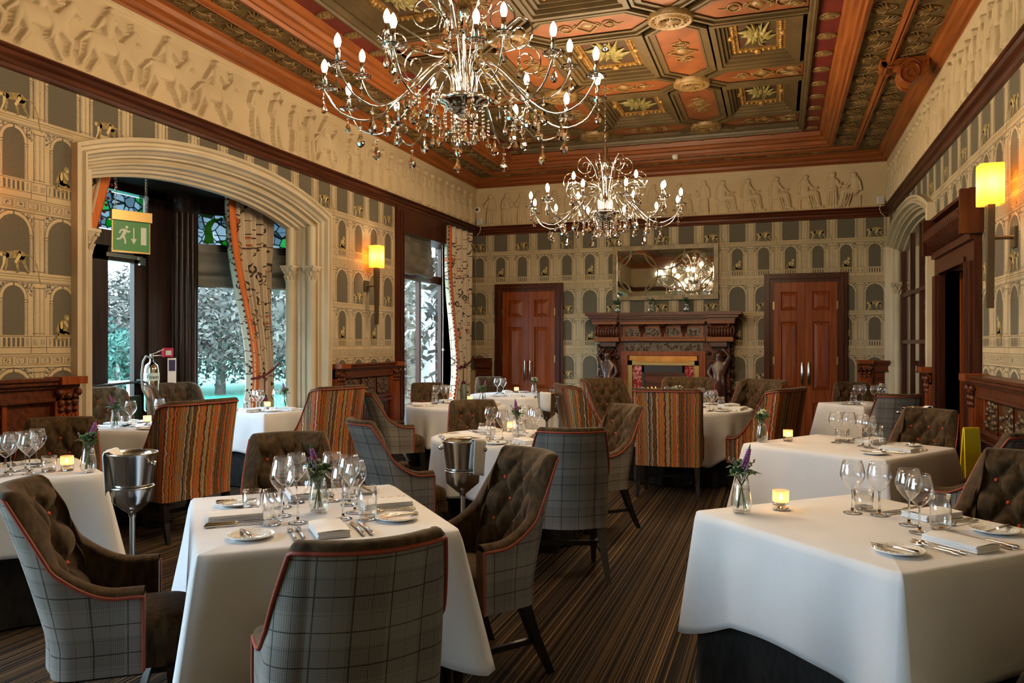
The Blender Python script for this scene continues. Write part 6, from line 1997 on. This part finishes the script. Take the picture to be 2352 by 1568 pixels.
# middle round table
for a in (-50,40,130,222): setting('T7',a,plate=.23)
for x,y in [(-1.87,5.32),(-2.05,5.56),(-1.737,5.691),(-1.853,5.78),(-1.712,5.553),(-1.66,5.48)]: add_glass('T7',x,y)
add_tumbler('T7',-1.965,5.33); add_tumbler('T7',-2.13,5.63,True); add_tumbler('T7',-1.79,5.50)
add_vase('T7',-1.853,5.60,1,R(100)); add_candle('T7',-1.98,5.84)
# round table before the corner window
setting('T8',-140,plate=.23); setting('T8',130,plate=.23); setting('T8',30,plate=.23)
for x,y in [(-3.74,8.32),(-3.70,8.45),(-3.62,8.40)]: add_glass('T8',x,y)
add_tumbler('T8',-3.72,8.24); add_vase('T8',-3.20,8.42,0,0); add_candle('T8',-3.42,8.58)
# back round table
setting('T9',120,plate=.23); setting('T9',-70,plate=.23)
for x,y in [(-3.67,10.22),(-3.60,10.27)]: add_glass('T9',x,y)
add_vase('T9',-3.20,10.42,3,0); add_candle('T9',-3.50,10.55)
# fireplace table
for a in (-90,-20,35,90,150,205): setting('T10',a,plate=.24)
for x,y in [(-.662,8.25),(-.633,8.36),(-.80,8.80),(-1.42,8.66),(-1.10,9.0),(-1.18,8.95)]: add_glass('T10',x,y)
add_tumbler('T10',-.775,8.70); add_tumbler('T10',-.57,8.55); add_vase('T10',-1.05,8.82,3,0)
# table near the arched mirror
setting('T11',-80,plate=.23)
for x,y in [(.86,9.95),(.93,10.02),(1.05,9.98),(1.12,9.94)]: add_glass('T11',x,y)
add_tumbler('T11',.82,9.88); add_vase('T11',1.13,10.06,2,0)
# bottles on the mantel
for k,(x,b) in enumerate(((-2.46,3),(-1.93,2),(-1.37,3))):
    o=tree_new('flower_vase',[('vase_body',VZ,[('water',VW)])]+BQ[b]); o.location=(x,YB-.25,1.947); o.scale=(1.15,1.15,1.1); o.rotation_euler=(0,0,k)
    tag(o,['left bottle vase of white sprigs on the mantel shelf','middle bottle vase of white sprigs on the mantel shelf','right bottle vase of white sprigs on the mantel shelf'][k],'vase','flower vases')

# ------------------------------------------------------------------ wine coolers on stands
bk=MB(); bk.lathe([(.001,.0),(.072,.0),(.078,.01),(.105,.195),(.112,.205),(.112,.212),(.104,.210),(.099,.195),(.072,.02),(.001,.012)],28); BUCK=bk.mesh('bucket',STEEL)
kb=MB()
kb.tube([(.10,0,.165),(.118,0,.165)],.008,8); kb.ball((.125,0,.165),.014,10); KNOB=kb.mesh('handle_knob',STEEL)
cr=MB(); cr.tube([(.092*math.cos(a),.092*math.sin(a),.05) for a in [2*PI*i/28 for i in range(28)]],.005,6,closed=True); cr.lathe([(.092,.05),(.088,-.015),(.04,-.055),(.016,-.075),(.016,-.09)],24); CRAD=cr.mesh('cradle',STEEL)
po=MB(); po.tube([(0,0,.015),(0,0,.66)],.013,12); POLE=po.mesh('pole',STEEL)
ba=MB(); ba.lathe([(.001,0),(.13,0),(.13,.008),(.06,.02),(.015,.04)],24); BASE=ba.mesh('base',STEEL)
def cooler(x,y,rz,label,nlabel,side,ic=True):
    t=thing('wine_cooler',label,'wine cooler',(x,y,0),rz,'wine coolers on stands')
    b=obj('bucket',BUCK,t,(0,0,.735)); obj('handle_knob',KNOB,b); o=obj('handle_knob',KNOB,b,(0,0,0),PI)
    obj('cradle',CRAD,t,(0,0,.735)); obj('pole',POLE,t); obj('base',BASE,t)
    n=MB(); W_=.055
    prof=[(.03,.14),(.07,.20),(.098,.222),(.118,.220),(.124,.205),(.121,.15),(.117,.08),(.114,.03)]
    nn=9
    def pt(i,j):
        r,z=prof[j]; u=(i/(nn-1)-.5)*2; a=R(side)+u*W_/.11
        return ((r+.003*math.sin(i*1.9+j*.4))*math.cos(a),(r+.003*math.sin(i*1.9))*math.sin(a),z-.012*u*(j/7))
    n.grid(pt,nn,len(prof)); q=n.build('service_napkin',NAPK,None,(x,y,.735),rz); tag(q,nlabel,'napkin','napkins over wine coolers'); s=q.modifiers.new('s','SOLIDIFY'); s.thickness=.004; s.offset=1
cooler(-2.86,2.92,0,'steel wine cooler on a stand between the side-on chair and left table','white napkin over the cooler beside the left table',200)
cooler(-1.58,3.86,0,'steel wine cooler on a stand before the middle round table','white napkin over the cooler before the middle round table',-10)
cooler(-2.28,7.87,0,'steel wine cooler on a stand, nearer of two by the back tables','white napkin over the nearer cooler by the back tables',-80)
cooler(-2.33,8.56,0,'steel wine cooler on a stand, farther of two by the back tables','white napkin over the farther cooler by the back tables',-20)
# silver tray and napkin seen behind the tufted chair on the right
m=MB(); m.lathe([(.001,0),(.11,0),(.125,.02),(.13,.022),(.112,.006),(.001,.006)],24,sx=1.3); 
# folded yellow floor sign by the right wall
ys=thing('floor_sign','yellow folding floor sign standing by the right doorway','sign',(1.27,6.22,0),R(208))
ys.scale=(.62,.7,1)
m=MB(); m.prism([(-.13,0),(.13,0),(.095,.86),(-.095,.86)],-.10,-.085,lambda a,b,c:(a,c+.085*b/.86,b)); m.build('front_leaf',YELLOW,ys)
m=MB(); m.prism([(-.13,0),(.13,0),(.095,.86),(-.095,.86)],.085,.10,lambda a,b,c:(a,c-.085*b/.86,b)); m.build('rear_leaf',YELLOW,ys)
m=MB(); m.tube([(-.095,0,.86),(.095,0,.86)],.012,8); m.build('hinge',YELLOW,ys)
# dark green signboard standing in the bay
bs=thing('bar_signboard','dark green bar signboard with white lettering standing in the bay','sign',(-6.28,6.16,0),R(-4))
m=MB(); m.box(-.02,.02,-.30,.30,.05,.90); m.build('sign_panel',principled('sign_dark_green',(.012,.045,.030),.5),bs)
m=MB(); m.box(-.03,.03,-.32,-.30,0,.92); m.box(-.03,.03,.30,.32,0,.92); m.box(-.03,.03,-.30,.30,.90,.92); m.build('sign_frame',BLACK,bs)
def lettering(body,size,mat):
    c=bpy.data.curves.new('lettering','FONT'); c.body=body; c.size=size; c.align_x='CENTER'; c.extrude=.001; c.materials.append(mat)
    t_=bpy.data.objects.new('lettering',c); sc.collection.objects.link(t_); bpy.context.view_layer.update()
    me=bpy.data.meshes.new_from_object(t_.evaluated_get(bpy.context.evaluated_depsgraph_get())); bpy.data.objects.remove(t_,do_unlink=True); return me
lo=obj('lettering',lettering('BAR TO',.075,SIGNW),bs,(.0215,0,.76)); lo.rotation_euler=(R(90),0,R(90))
cooler(1.04,7.02,0,'steel wine cooler behind the tufted chair by the right doorway','white napkin over the cooler by the right doorway',10)

# ------------------------------------------------------------------ labels that single each piece out
ordw=['leftmost','second','third','fourth','fifth','sixth','seventh','eighth','ninth','tenth','eleventh','twelfth','thirteenth','fourteenth']
numw={2:'two',3:'three',4:'four',5:'five',6:'six',7:'seven',8:'eight',9:'nine',10:'ten',11:'eleven',12:'twelve'}
sh={'T1':'the square front table','T2':'the right front table','T3':'the second right table','T4':'the far left table','T5':'the bay arch table','T6':'the bay curtain table','T7':'the middle round table','T8':'the corner window table','T9':'the back round table','T10':'the fireplace table','T11':'the mirror arch table'}
cY,sY=math.cos(R(YAW)),math.sin(R(YAW))
groups={}
for r in REG: groups.setdefault((r[0],r[1]),[]).append(r)
for (kind,key),L_ in groups.items():
    L_.sort(key=lambda r:(r[4]*cY+r[5]*sY)/(-r[4]*sY+r[5]*cY))
    for i,(k,ky,o,desc,x,y,cat) in enumerate(L_):
        if len(L_)==1: o['label']='%s on %s'%(desc,sh[key])
        else:
            if i==len(L_)-1: w_='rightmost'
            else: w_=ordw[i] if i==0 else ordw[i]+' from left'
            o['label']='%s, %s of %s on %s'%(desc.replace(' laid across a bread plate',''),w_,numw.get(len(L_),str(len(L_))),sh[key])
